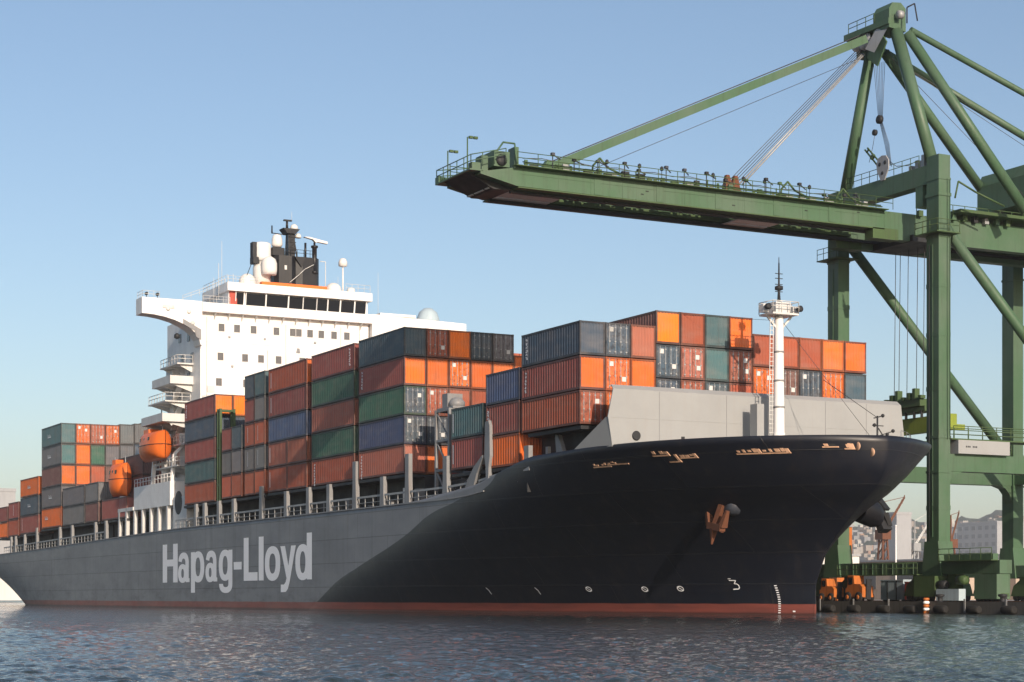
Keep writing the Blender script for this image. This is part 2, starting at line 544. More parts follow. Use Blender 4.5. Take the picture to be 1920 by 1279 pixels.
land.add([(-2600, 640, 0.5), (-1300, 420, 0.5), (170, 420, 0.5), (900, 420, 0.5), (2000, 900, 0.5), (2000, 4200, 0.5), (-2600, 4200, 0.5)], [(0, 1, 2, 3, 4, 5, 6)])
tag(land.build('ground', 'concrete'), kind='structure')

# ================================================================ SHIP
ST_Z = [-4, 0, 2.45, 5, 6.5, 8.7, 10, 11.4, 12.6, 13.9]
ST_X = [9.5, 11.4, 11.4, 12.6, 14.2, 16.95, 19.1, 20.2, 20.5, 20.6]
HB, CY = 15.8, 15.5
def XS(z): return float(np.interp(z, ST_Z, ST_X))
def ff(z): return min(max(z / 13.7, 0), 1)
def X0(z): return -60 + 52 * ff(z) ** 1.2
def half_bow(xi, z):
    f = ff(z)
    return HB * max(0.0, 1 - xi ** (1.6 + 1.1 * f)) ** (0.95 - 0.244 * f)
def half(X, z):
    a, b = X0(z), XS(z)
    if X <= a: return HB
    if X >= b: return 0.0
    return half_bow((X - a) / (b - a), z)
def nearY(X, z): return CY - half(X, z)
def zdeck(X):
    return float(np.interp(X, [-240, -219, -187, -145, -107, -23, -18.3, -16.3, -10.8, -9.6, -8.6, -7.8, 5, 21.6],
                           [9.1, 9.35, 9.65, 10.2, 10.65, 10.70, 10.92, 11.15, 11.65, 11.8, 13.0, 13.6, 13.75, 13.85]))

ship = thing('container_ship', (-95, CY, 0), 'long grey and black container ship with white bridge moored at the quay', 'ship')

def make_hull():
    ms = list(np.linspace(0, 0.86, 60)) + list(np.linspace(0.865, 1.0, 70))
    xis = [1 - math.cos(math.pi / 2 * t) if False else math.sin(math.pi / 2 * t) for t in np.linspace(0, 1, 46)[1:]]
    stations = [('m', m) for m in ms] + [('b', xi) for xi in xis]
    nl = 34
    near = []
    for typ, u in stations:
        if typ == 'm':
            Xt = -240 + (X0(13.7) + 240) * u
        else:
            Xt = X0(13.75) + (XS(13.75) - X0(13.75)) * u
        zt = zdeck(Xt)
        col = []
        for l in range(nl):
            v = l / (nl - 1)
            zb = -2.5
            z = zb + (zt - zb) * v
            if typ == 'm':
                X = -240 + (X0(z) + 240) * u
                if X < -185:
                    zb2 = -2.5 + ((-185 - X) / 50) ** 1.5 * 7.2
                    z = zb2 + (zt - zb2) * v
                h = HB
                if X < -150:
                    h = HB * (1 - 0.42 * ((-150 - X) / 90) ** 2 * (1 - v) ** 2.2)
            else:
                X = X0(z) + (XS(z) - X0(z)) * u
                h = half_bow(u, z)
            col.append((X, h, z))
        near.append(col)
    ns = len(near)
    mb = MB()
    vs = []
    for sgn in (-1, 1):
        for col in near:
            for X, h, z in col:
                vs.append((X, CY + sgn * max(h, 0.0), z))
    fs = []
    for s_ in range(2):
        o = s_ * ns * nl
        for i in range(ns - 1):
            for l in range(nl - 1):
                a = o + i * nl + l
                qd = (a, a + nl, a + nl + 1, a + 1)
                fs.append(qd if s_ == 0 else qd[::-1])
    mb.add(vs, fs, True)
    # transom
    o = ns * nl
    for l in range(nl - 1):
        mb.f.append((l + 1, o + l + 1, o + l, l)); mb.s.append(False)
    ob = mb.build('hull', 'hull', ship, origin=ORIGIN[ship.name])
    # hull shader reads world-aligned coordinates: shift the object coordinates back
    return ob
hull = make_hull()
# keep shader coordinates equal to world X and Z
_me = hull.data
_co = np.empty(len(_me.vertices) * 3, np.float32); _me.vertices.foreach_get('co', _co)
_co = _co.reshape(-1, 3) + np.array(ORIGIN[ship.name], np.float32)
_me.vertices.foreach_set('co', _co.reshape(-1)); hull.location = -Vector(ORIGIN[ship.name])
_bm = bmesh.new(); _bm.from_mesh(_me)
bmesh.ops.remove_doubles(_bm, verts=_bm.verts, dist=0.002)
_bm.to_mesh(_me); _bm.free(); _me.update()
sol = hull.modifiers.new('plate', 'SOLIDIFY'); sol.thickness = 0.14; sol.offset = -1
tag(hull, 'hull painted grey amidships and black at the bow with red waterline band')

# decks
dk = MB()
xs = np.linspace(-239, -9.3, 60)
n0 = len(xs)
dk.add([(x, CY - HB + 0.1, zdeck(x) - 0.12) for x in xs] + [(x, CY + HB - 0.1, zdeck(x) - 0.12) for x in xs],
       [(i, i + 1, n0 + i + 1, n0 + i) for i in range(n0 - 1)])
dk.build('main_deck', 'deck', ship)
dk = MB()
xs = np.linspace(-9.3, 20.1, 40)
n0 = len(xs)
dk.add([(x, CY - max(0.05, half(x, 12.5) - 0.12), 12.5) for x in xs] + [(x, CY + max(0.05, half(x, 12.5) - 0.12), 12.5) for x in xs],
       [(i, i + 1, n0 + i + 1, n0 + i) for i in range(n0 - 1)])
dk.build('forecastle_deck', 'deck', ship)
fb = MB(); fb.box(-9.35, -9.2, 0.0, 31.0, 10.6, 12.5); fb.build('forecastle_bulkhead', 'dark', ship)
rm = MB()
# pale rub along the deck edge
pts = [(x, CY - HB - 0.02, zdeck(x)) for x in np.linspace(-225, -17, 60)]
for a, b in zip(pts[:-1], pts[1:]):
    rm.beam(a, b, 0.16, 0.12)
rm.build('deck_edge', 'grey', ship)
# hatch coamings and covers under the containers
for i, (x0, x1, zt) in enumerate([(-9.6, -0.2, 15.7), (-24.6, -10.2, 13.05), (-47.2, -35.2, 13.7), (-60.6, -47.6, 13.7), (-74.6, -61.6, 13.7), (-107, -75.2, 13.6),
                                  (-148.6, -134, 13.0), (-172.6, -149.6, 13.0), (-187, -172.9, 13.0), (-203, -188.6, 12.5), (-220.5, -203.6, 12.35)]):
    h = MB()
    h.box(x0, x1, 1.7 if x0 > -9.7 else 2.2, 29.3, zdeck(x0) if x0 < -10 else 12.45, zt - 0.32)
    h.box(x0 + 0.05, x1 - 0.05, 0.25 if x0 > -9.7 else 0.05, 30.9, zt - 0.32, zt - 0.02)
    h.build('hatch_coaming', 'dark', ship)
bk = MB(); bk.box(-34.8, -24.8, 3.0, 29.0, 10.6, 12.9); bk.build('hatch_coaming', 'dark', ship)

# name lettering on the hull side
def text_mesh(body, name, offset=0.0, spacing=1.0):
    cu = bpy.data.curves.new(name, 'FONT')
    cu.body = body
    cu.offset = offset
    cu.space_character = spacing
    cu.resolution_u = 6
    tmp = bpy.data.objects.new(name, cu)
    COL.objects.link(tmp)
    dg = bpy.context.evaluated_depsgraph_get()
    me = bpy.data.meshes.new_from_object(tmp.evaluated_get(dg))
    bpy.data.objects.remove(tmp)
    bpy.data.curves.remove(cu)
    me.name = name
    return me

def text_on(body, name, x0, x1, zbase, cap, yfun, mat, parent, offset=0.03, spacing=0.98, capref=None):
    me = text_mesh(body, name, offset, spacing)
    co = np.empty(len(me.vertices) * 3, np.float32); me.vertices.foreach_get('co', co)
    co = co.reshape(-1, 3)
    lo, hi = co.min(0), co.max(0)
    caph = capref if capref else hi[1]
    X = x0 + (co[:, 0] - lo[0]) / (hi[0] - lo[0]) * (x1 - x0)
    Z = zbase + co[:, 1] / caph * cap
    Y = np.array([yfun(float(a), float(b)) for a, b in zip(X, Z)])
    o = ORIGIN[parent.name]
    out = np.stack([X - o[0], Y - o[1], Z - o[2]], -1).astype(np.float32)
    me.vertices.foreach_set('co', out.reshape(-1))
    me.materials.clear(); me.materials.append(M[mat])
    me.update()
    ob = bpy.data.objects.new(name, me)
    COL.objects.link(ob)
    ob.parent = parent
    ORIGIN[ob.name] = o
    return ob
def hull_name():
    mb = MB()
    cnt = [0]
    yb = CY - HB - 0.012
    def put(poly, x0, x1):
        cnt[0] += 1
        y = yb - 0.0007 * cnt[0]
        mb.add([(x0 + u * (x1 - x0), y, 3.42 + v * 5.2) for u, v in poly], [tuple(range(len(poly)))])
    def rect(x, u0, u1, v0, v1): put([(u0, v0), (u1, v0), (u1, v1), (u0, v1)], *x)
    def ring(x, cu, cv, ru, rv, tu, tv, a0=0, a1=360, n=30):
        cnt[0] += 1
        y = yb - 0.0007 * cnt[0]
        vs = []
        for i in range(n + 1):
            t = R(a0 + (a1 - a0) * i / n)
            c, q = math.cos(t), math.sin(t)
            sq = lambda w: math.copysign(abs(w) ** 0.86, w)
            for k in (1, 0):
                u = cu + (ru - (0 if k else tu)) * sq(c)
                v = cv + (rv - (0 if k else tv)) * sq(q)
                vs.append((x[0] + u * (x[1] - x[0]), y, 3.42 + v * 5.2))
        mb.add(vs, [(2 * i, 2 * i + 1, 2 * i + 3, 2 * i + 2) for i in range(n)])
    box = {}
    X = [(-115.35, -108.56), (-108.41, -103.39), (-102.78, -97.23), (-96.78, -92.04), (-91.47, -86.24), (-85.74, -82.79), (-82.06, -77.11), (-76.72, -75.0), (-74.61, -69.4), (-69.4, -64.4), (-64.58, -59.44)]
    H, A, P_, A2, G, DS, LL, l, O_, Y_, D_ = X
    rect(H, 0, .3, 0, 1); rect(H, .7, 1, 0, 1); rect(H, .3, .7, .42, .60)
    for a in (A, A2):
        ring(a, .40, .225, .40, .24, .29, .125)
        rect(a, .64, .93, .02, .50)
        ring(a, .485, .49, .445, .27, .29, .155, 0, 172)
        rect(a, .68, 1.0, 0, .10)
    rect(P_, 0, .30, -.27, .75); ring(P_, .53, .375, .47, .39, .29, .155)
    ring(G, .47, .385, .47, .375, .29, .15); rect(G, .71, 1, -.06, .75); ring(G, .515, -.06, .485, .22, .29, .14, 180, 360)
    rect(DS, 0, 1, .27, .45)
    rect(LL, 0, .36, 0, 1); rect(LL, .36, 1, 0, .195)
    rect(l, 0, 1, 0, 1)
    ring(O_, .5, .375, .5, .39, .30, .165)
    put([(0, .75), (.31, .75), (.60, .16), (.44, -.03)], *Y_)
    put([(.70, .75), (1.0, .75), (.60, -.05), (.50, -.19), (.36, -.265), (.03, -.27), (.03, -.10), (.24, -.10), (.34, -.05), (.42, .06)], *Y_)
    ring(D_, .45, .375, .45, .39, .29, .155); rect(D_, .69, 1, 0, 1)
    o = mb.build('hull_lettering', 'mark', ship)
    tag(o, 'large white ship line name on the grey hull side')
hull_name()

# small marks on the black bow
def strip_on_hull(mb, pts, w, off=0.05):
    """flat band following 2-D points (X,Z) on the near side of the hull"""
    for (xa, za), (xb, zb) in zip(pts[:-1], pts[1:]):
        k = max(1, int(math.hypot(xb - xa, zb - za) / 0.4))
        for i in range(k):
            x1, z1 = xa + (xb - xa) * i / k, za + (zb - za) * i / k
            x2, z2 = xa + (xb - xa) * (i + 1) / k, za + (zb - za) * (i + 1) / k
            L = math.hypot(x2 - x1, z2 - z1) or 1
            nx, nz = -(z2 - z1) / L * w / 2, (x2 - x1) / L * w / 2
            ex, ez = (x2 - x1) / L * w * 0.3, (z2 - z1) / L * w * 0.3
            c = [(x1 + nx - ex, z1 + nz - ez), (x1 - nx - ex, z1 - nz - ez), (x2 - nx + ex, z2 - nz + ez), (x2 + nx + ex, z2 + nz + ez)]
            mb.add([(x, nearY(x, z) - off, z) for x, z in c], [(0, 1, 2, 3)])
m3 = MB()
strip_on_hull(m3, [(4.42, 2.86), (4.98, 2.84), (4.74, 2.58), (4.96, 2.56), (5.08, 2.44), (5.09, 2.26), (4.98, 2.14), (4.50, 2.12)], 0.075)
strip_on_hull(m3, [(4.38, 2.99), (4.6, 2.99)], 0.05)
m3.build('bow_symbol', 'mark', ship)
for x, z in ((-10.47, 2.17), (-4.23, 2.15), (-0.55, 2.18)):
    mk = MB()
    ring = [(x + 0.30 * math.cos(t), z + 0.20 * math.sin(t)) for t in np.linspace(0, 2 * math.pi, 13)]
    strip_on_hull(mk, ring, 0.07)
    strip_on_hull(mk, [(x - 0.24, z + 0.16), (x + 0.24, z - 0.16)], 0.06)
    mk.build('tug_mark', 'mark', ship)
for x, z in ((-23.55, 2.05), (-16.82, 2.04)):
    mk = MB()
    strip_on_hull(mk, [(x - 0.2, z + 0.28), (x, z + 0.05), (x + 0.05, z - 0.3)], 0.08)
    mk.build('tug_mark', 'mark', ship)
dm = MB()
for i in range(13):
    z = 2.4 - i * 0.185
    x = 8.23 + 0.14 * math.sin(i / 12 * math.pi)
    strip_on_hull(dm, [(x - 0.08, z), (x + 0.1, z)], 0.08)
strip_on_hull(dm, [(9.5, 0.3), (9.65, 0.3)], 0.12)
dm.build('draught_marks', 'mark', ship)

# chocks and fairleads in the bulwark: dark openings, pale tan bars painting in the sunlit inside
def fairlead(x0, x1, z0, z1, seed):
    rng = random.Random(seed)
    m = MB(); d = MB()
    def pt(x, z, off): return (x, nearY(x, z) - off, z)
    k = max(2, int((x1 - x0) / 0.3))
    for i in range(k):
        a, b = x0 + (x1 - x0) * i / k, x0 + (x1 - x0) * (i + 1) / k
        d.add([pt(a, z0, 0.03), pt(b, z0, 0.03), pt(b, z1, 0.03), pt(a, z1, 0.03)], [(0, 1, 2, 3)])
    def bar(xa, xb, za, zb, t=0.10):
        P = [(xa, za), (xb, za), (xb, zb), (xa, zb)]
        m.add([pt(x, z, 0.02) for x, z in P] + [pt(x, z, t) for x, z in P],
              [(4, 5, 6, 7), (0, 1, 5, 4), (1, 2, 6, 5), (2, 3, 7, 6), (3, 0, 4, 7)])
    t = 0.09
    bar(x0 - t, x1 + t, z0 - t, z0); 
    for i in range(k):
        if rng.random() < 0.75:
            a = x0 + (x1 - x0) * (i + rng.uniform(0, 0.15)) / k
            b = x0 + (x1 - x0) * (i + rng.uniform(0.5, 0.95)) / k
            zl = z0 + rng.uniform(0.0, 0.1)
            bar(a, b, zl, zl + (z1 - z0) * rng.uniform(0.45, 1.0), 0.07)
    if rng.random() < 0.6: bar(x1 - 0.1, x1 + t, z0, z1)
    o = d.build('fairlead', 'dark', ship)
    m.build('painted_glow_frame', 'tan', o)
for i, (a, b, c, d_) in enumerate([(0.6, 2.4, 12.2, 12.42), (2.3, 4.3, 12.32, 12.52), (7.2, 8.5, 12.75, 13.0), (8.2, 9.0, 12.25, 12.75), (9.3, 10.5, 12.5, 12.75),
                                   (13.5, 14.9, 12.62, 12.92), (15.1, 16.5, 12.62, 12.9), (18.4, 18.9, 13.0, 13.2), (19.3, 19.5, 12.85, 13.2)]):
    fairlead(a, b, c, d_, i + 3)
# round eye openings near the stem, their sunlit inside painted pale tan
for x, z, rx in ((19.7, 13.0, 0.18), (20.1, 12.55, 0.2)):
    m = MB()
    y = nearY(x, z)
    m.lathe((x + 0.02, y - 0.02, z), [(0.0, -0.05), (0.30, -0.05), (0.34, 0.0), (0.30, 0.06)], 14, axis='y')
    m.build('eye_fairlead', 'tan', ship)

# anchors in their pockets
def anchor(cx, cz, side):
    y = nearY(cx, cz) if side < 0 else 2 * CY - nearY(cx, cz)
    s = side
    def P(dx, dy, dz): return (cx + dx, y + s * dy, cz + dz)
    bol = MB()                                           # bolster pod on the hull
    prof = [(0.15, 1.15), (0.9, 0.95), (1.15, 0.3), (1.0, -0.35), (0.5, -0.75)]
    n = 12
    vs = []
    for j, (rr, out) in enumerate([(1.05, -0.5), (1.0, 0.1), (0.8, 0.42), (0.45, 0.55)]):
        for i in range(n):
            t = 2 * math.pi * i / n
            vs.append(P(0.45 + rr * 0.95 * math.cos(t), out, 0.75 + rr * 0.85 * math.sin(t)))
    fs = [(j * n + i, j * n + (i + 1) % n, (j + 1) * n + (i + 1) % n, (j + 1) * n + i) for j in range(3) for i in range(n)]
    bol.add(vs, fs, True)
    bol.f.append(tuple(len(bol.v) - n + i for i in range(n))); bol.s.append(False)
    bo = bol.build('anchor_pocket', 'steel_blue', ship)
    a = MB()
    a.beam(P(0.3, 0.7, 0.75), P(-0.6, 0.95, -1.35), 0.46, 0.4)              # shank
    a.beam(P(-1.15, 0.95, -0.85), P(0.75, 0.95, -1.15), 0.55, 0.55)              # crown
    a.beam(P(-1.1, 0.9, -0.8), P(-1.75, 0.85, 1.15), 0.62, 0.46, 0.2, 0.12)  # flukes
    a.beam(P(0.7, 0.9, -1.05), P(1.3, 0.85, 0.2), 0.62, 0.46, 0.3, 0.2)
    a.beam(P(-0.5, 0.95, -1.1), P(-0.85, 0.95, -2.4), 0.6, 0.46, 0.14, 0.12)
    a.beam(P(0.1, 0.95, -1.0), P(0.75, 0.95, -1.45), 0.4, 0.3, 0.25, 0.15)
    a.build('anchor', 'rust', ship)
anchor(8.3, 8.15, -1)
# the far-side anchor hangs clear of the flare
def far_anchor():
    c = Vector((11.6, 2 * CY - nearY(11.6, 8.5), 8.6))
    p = MB()
    n = 12
    vs = []
    for j, (rr, out) in enumerate([(1.35, -0.9), (1.3, 0.5), (1.0, 1.15), (0.6, 1.4)]):
        for i in range(n):
            t = 2 * math.pi * i / n
            vs.append((c.x + rr * math.cos(t), c.y + out, c.z + rr * 0.95 * math.sin(t) - 0.35 * out))
    p.add(vs, [(j * n + i, j * n + (i + 1) % n, (j + 1) * n + (i + 1) % n, (j + 1) * n + i) for j in range(3) for i in range(n)], True)
    p.f.append(tuple(len(p.v) - n + i for i in range(n))); p.s.append(False)
    p.build('anchor_pocket', 'black', ship)
    a = MB()
    a.beam(c + Vector((-1.0, 1.6, 0.95)), c + Vector((0.35, 1.75, -1.7)), 1.15, 0.55, 1.0, 0.7)
    a.beam(c + Vector((-1.0, 2.0, 1.05)), c + Vector((-0.2, 2.35, 0.1)), 1.0, 0.35, 0.9, 0.25)
    a.beam(c + Vector((0.1, 2.05, -0.2)), c + Vector((0.35, 2.3, -1.25)), 0.9, 0.35, 0.8, 0.25)
    a.beam(c + Vector((-0.6, 1.2, 0.3)), c + Vector((0.1, 0.6, 1.6)), 0.5, 0.5)
    a.build('anchor', 'dark', ship)
far_anchor()

# ---- breakwater on the forecastle
bw = MB()
Xb = 4.0
zt, zb = 18.35, 12.5
bw.prism([(0.85, zt), (0.35, 16.05), (0.75, 13.72), (2.6, 13.55), (2.9, zb), (28.4, zb), (28.6, 13.55), (30.2, 13.72), (30.6, 15.6), (30.25, zt)], 'x', Xb - 0.12, Xb)
bwo = bw.build('breakwater', 'pale_grey', ship)
lip = MB()
lip.add([(Xb + 0.003, 0.85, zt), (Xb + 0.003, 30.25, zt), (Xb - 0.55, 30.25, zt + 0.38), (Xb - 0.55, 0.95, zt + 0.38),
         (Xb - 0.12, 0.85, zt), (Xb - 0.12, 30.25, zt), (Xb - 0.64, 30.25, zt + 0.33), (Xb - 0.64, 0.95, zt + 0.33)],
        [(0, 1, 2, 3), (7, 6, 5, 4), (3, 2, 6, 7), (0, 3, 7, 4), (1, 5, 6, 2)])
lip.build('crest', 'pale_grey', bwo)
wingp = MB()
wingp.add([(Xb - 0.05, 0.35, 16.05), (Xb - 0.05, 0.75, 13.66), (Xb - 5.2, 0.1, 13.62), (Xb - 5.2, 0.1, 13.7), (Xb - 0.35, 0.36, 16.05),
           (Xb - 0.05, 0.47, 16.05), (Xb - 0.05, 0.87, 13.66), (Xb - 5.2, 0.22, 13.62), (Xb - 5.2, 0.22, 13.7), (Xb - 0.35, 0.48, 16.05)],
          [(0, 4, 3, 2, 1), (5, 6, 7, 8, 9), (0, 5, 9, 4), (4, 9, 8, 3), (3, 8, 7, 2), (2, 7, 6, 1), (1, 6, 5, 0)])
wingp.build('side_wing', 'pale_grey', bwo)
for y in (3.2, 6.1, 9.0, 24.0, 27.0):
    st = MB(); st.prism([(Xb - 0.13, 12.5), (Xb - 0.13, 18.2), (Xb - 0.6, 18.2), (Xb - 2.2, 12.5)], 'y', y, y + 0.12)
    st.build('bracket', 'pale_grey', bwo)
hole = MB(); hole.lathe((Xb + 0.01, 3.0, 14.6), [(0.0, -0.02), (0.36, -0.02), (0.40, 0.05), (0.33, 0.1)], 18, axis='x'); hole.build('round_port', 'dark', bwo)
for y in (5.2, 11.8, 17.4, 22.0, 26.4):
    st = MB(); st.box(Xb + 0.002, Xb + 0.02, y, y + 0.05, 13.0, 18.3); st.build('plate_seam', 'grey', bwo)
st = MB(); st.box(Xb + 0.002, Xb + 0.018, 0.7, 30.3, 16.0, 16.05); st.build('plate_seam', 'pale_grey', bwo)
for y in (6.4, 8.7, 19.2, 24.4, 28.0):
    st = MB(); st.box(Xb + 0.002, Xb + 0.3, y, y + 0.5, 12.6, 14.2 + 0.3 * (y % 2)); st.build('deck_locker', 'grey', ship)
for y, w in ((7.5, 0.16), (9.9, 0.26)):
    hole = MB(); hole.box(Xb - 0.02, Xb + 0.05, y - w, y + w, 13.95, 14.7); hole.build('door_slot', 'dark', bwo)
for y in (12.2, 14.0):
    arch = MB()
    pts = [(Xb + 0.5, y + 0.55 * math.cos(t), 13.5 + 0.9 * math.sin(t)) for t in np.linspace(0, math.pi, 9)]
    arch.path([(Xb + 0.5, y + 0.55, 12.5)] + pts + [(Xb + 0.5, y - 0.55, 12.5)], 0.12, 8)
    arch.build('mushroom_vent', 'pale_grey', ship)

# ---- foremast
fm = MB()
mx, my = 6.3, 15.5
fm.lathe((mx, my, 12.5), [(0.52, 0), (0.52, 2.6), (0.47, 2.7), (0.38, 11.6), (0.36, 12.4)], 18)
fmo = fm.build('foremast', 'white', ship)
pf = MB()
pf.box(mx - 1.0, mx + 1.0, my - 1.3, my + 1.3, 24.9, 25.05)
for s_ in (-1, 1):
    pf.beam((mx, my + s_ * 0.3, 23.9), (mx, my + s_ * 1.25, 24.9), 0.16)
    pf.box(mx - 0.3, mx + 0.3, my + s_ * 1.5 - 0.28, my + s_ * 1.5 + 0.28, 25.1, 25.75)
pf.box(mx - 0.55, mx + 0.55, my - 0.7, my + 0.7, 25.05, 26.0)
pf.rail([(mx + 1, my - 1.3, 25.05), (mx + 1, my + 1.3, 25.05), (mx - 1, my + 1.3, 25.05), (mx - 1, my - 1.3, 25.05), (mx + 1, my - 1.3, 25.05)], 0.95, 0.9, 0.04)
pf.build('mast_platform', 'white_worn', fmo)
for s_ in (-1, 1):
    ll = MB(); ll.lathe((mx + 0.5, my + s_ * 1.6, 25.5), [(0.0, 0), (0.24, 0.02), (0.28, 0.35), (0.12, 0.42)], 10, axis='x'); ll.build('flood_light', 'dark', fmo)
tm = MB()
tm.lathe((mx, my, 25.9), [(0.17, 0), (0.09, 1.3), (0.06, 3.4)], 10)
for z in (26.9, 27.5, 28.0, 28.4):
    tm.box(mx - 0.05, mx + 0.05, my - 0.36, my + 0.36, z, z + 0.05)
tm.lathe((mx, my, 27.0), [(0.1, 0), (0.36, 0.1), (0.36, 0.35), (0.1, 0.45)], 10)
tm.tube((mx, my, 29.2), (mx, my, 29.8), 0.05, 0.03, 6)
tm.build('topmast', 'dark', fmo)
ld = MB()
for s_ in (-1, 1):
    ld.tube((mx + 0.1, my - 0.95 + s_ * 0.16, 12.6), (mx + 0.1, my - 0.78 + s_ * 0.16, 24.9), 0.04, 0.04, 5)
for i in range(32):
    z = 12.9 + i * 0.37
    ld.box(mx + 0.08, mx + 0.12, my - 1.1 + 0.014 * i * 0.4, my - 0.62, z, z + 0.05)
ld.build('mast_ladder', 'white_worn', fmo)
for z in (14.0, 17.2, 19.4, 21.8):
    bn = MB(); r_ = 0.48 - 0.012 * (z - 14); bn.lathe((mx, my, z), [(r_, 0), (r_ + 0.045, 0.02), (r_ + 0.045, 0.16), (r_, 0.18)], 18); bn.build('mast_band', 'grey', fmo)
bx = MB(); bx.box(mx - 1.2, mx + 0.3, my - 2.4, my - 1.25, 12.5, 14.3); bx.box(mx - 1.3, mx + 0.4, my - 2.5, my - 1.15, 14.3, 14.4)
bx.box(mx - 1.0, mx, my - 2.2, my - 1.5, 14.4, 17.5)
bx.build('mast_house', 'pale_grey', fmo)
sty = MB(); sty.tube((mx, my + 0.3, 24.5), (13.5, 20.5, 13.3), 0.02, 0.02, 4); sty.build('mast_stay', 'rope', fmo)
sty = MB(); sty.tube((mx, my - 0.3, 24.5), (-1.0, 9.5, 25.6), 0.015, 0.015, 4); sty.build('mast_stay', 'rope', fmo)

# ---- windlasses, vents and small signal post on the forecastle
for i, (x, y, s_) in enumerate([(9.5, 11.2, 1.0), (11.5, 19.5, 0.9), (14.2, 17.5, 0.7)]):
    w = MB()
    w.lathe((x, y - 0.9 * s_, 13.5), [(0.75 * s_, 0), (0.75 * s_, 0.1), (0.4 * s_, 0.12), (0.4 * s_, 1.6), (0.75 * s_, 1.62), (0.75 * s_, 1.75)], 14, axis='y')
    w.box(x - 0.9 * s_, x + 0.9 * s_, y - 1.2 * s_, y + 1.2 * s_, 12.5, 13.1)
    w.box(x - 0.5 * s_, x + 0.5 * s_, y + 0.9 * s_, y + 1.6 * s_, 12.6, 14.0)
    w.build('windlass', 'grey', ship)
sp = MB()
bx_, by_ = 13.2, 20.3
sp.tube((bx_, by_, 12.5), (bx_, by_, 16.2), 0.09, 0.07, 8)
sp.beam((bx_ + 0.02, by_ + 1.7, 13.2), (bx_, by_ + 0.1, 15.2), 0.07)
sp.beam((bx_, by_ + 0.2, 14.6), (bx_, by_ + 1.6, 15.0), 0.07)
sp.beam((bx_, by_ - 0.35, 16.0), (bx_, by_ + 0.5, 16.2), 0.09)
sp.beam((bx_, by_ - 0.5, 15.4), (bx_, by_ + 0.6, 15.4), 0.07)
for dy, dz in ((1.6, 15.0), (1.5, 13.8), (-0.5, 13.9), (0.55, 16.2), (-0.3, 15.4), (1.0, 14.7)):
    sp.lathe((bx_, by_ + dy, dz - 0.12), [(0.05, 0), (0.15, 0.1), (0.15, 0.22), (0.05, 0.3)], 8)
sp.tube((bx_, by_ - 0.1, 16.1), (bx_ - 4, by_ - 2.4, 19.4), 0.025, 0.025, 4)
sp.tube((bx_, by_ - 0.6, 12.5), (bx_, by_ - 0.6, 14.0), 0.06, 0.06, 6)
sp.build('signal_post', 'dark', ship)
fr = MB()
rp = []
for x in np.linspace(18.6, 6.0, 12):
    rp.append((x, 2 * CY - nearY(x, 12.6) - 1.0, 12.5))
fr.rail(rp, 2.0, 2.4, 0.03)
fr.build('forecastle_rail', 'grey', ship)
fr = MB()
fr.rail([(8.0, 16.0, 12.5), (9.5, 19.5, 12.5), (10.0, 23.0, 12.5)], 2.3, 1.8, 0.035); fr.build('forecastle_rail', 'white_worn', ship)
mk = MB(); mk.lathe((1.4, 0.75, 13.4), [(0.06, 0), (0.06, 0.7), (0.4, 0.95), (0.1, 1.0)], 8); mk.build('searchlight', 'dark', ship)

# ---- bulwark stays / stanchions under the outboard stacks
def stanchion(X, ztop, w=0.85, t=0.42, wb=None, lean=0.0):
    m = MB()
    zd = zdeck(X) - 0.15
    wb = w * 1.35 if wb is None else wb
    y0 = CY - HB + 0.04
    m.prism([(X - wb / 2, zd), (X + wb / 2, zd), (X + w / 2 + lean, zd + (ztop - zd) * 0.55), (X + w / 2 + lean, ztop), (X - w / 2 + lean, ztop), (X - w / 2 + lean, zd + (ztop - zd) * 0.55)], 'y', y0, y0 + t)
    return m.build('stanchion', 'grey', ship)
for X, zt_ in ((-209.2, 12.4), (-205.7, 12.4), (-198.6, 12.5), (-189.4, 13.4), (-173.4, 13.0), (-165.4, 13.0), (-151.1, 13.0), (-145.0, 13.0),
               (-101.3, 13.6), (-97.7, 13.6), (-92.0, 13.6), (-86.3, 13.6), (-76.3, 14.6), (-68.0, 13.6), (-61.0, 13.7), (-54.9, 13.7), (-47.55, 15.7), (-40.3, 13.7),
               (-34.1, 15.6), (-25.4, 14.8), (-8.95, 14.6)):
    stanchion(X, zt_, w=0.75 if X < -100 else 0.85)
# split-head uprights by the lashing tower
m = MB(); y0 = CY - HB + 0.04
m.prism([(-16.7, 11.0), (-16.3, 11.0), (-16.2, 13.2), (-15.95, 14.2), (-16.0, 16.9), (-16.25, 17.4), (-16.9, 17.3), (-17.05, 14.2), (-16.8, 13.2)], 'y', y0, y0 + 0.4)
m.build('stanchion', 'grey', ship)
m = MB()
inner = [(-19.9, 10.6), (-19.3, 11.6), (-18.6, 12.8), (-17.4, 14.1)]
outer = [(-17.5, 14.35), (-19.2, 13.4), (-20.6, 12.2), (-21.6, 10.6)]
m.prism(inner + outer, 'y', y0, y0 + 0.45); m.build('stanchion', 'grey', ship)
m = MB(); m.prism([(-5.6, 13.4), (-4.3, 13.4), (-5.4, 15.3), (-5.9, 15.4)], 'y', 0.9, 1.3); m.build('stanchion', 'grey', ship)
m = MB(); m.prism([(-7.2, 13.4), (-6.8, 13.4), (-6.8, 14.4), (-7.2, 14.4)], 'y', 0.7, 1.0); m.build('stanchion', 'grey', ship)
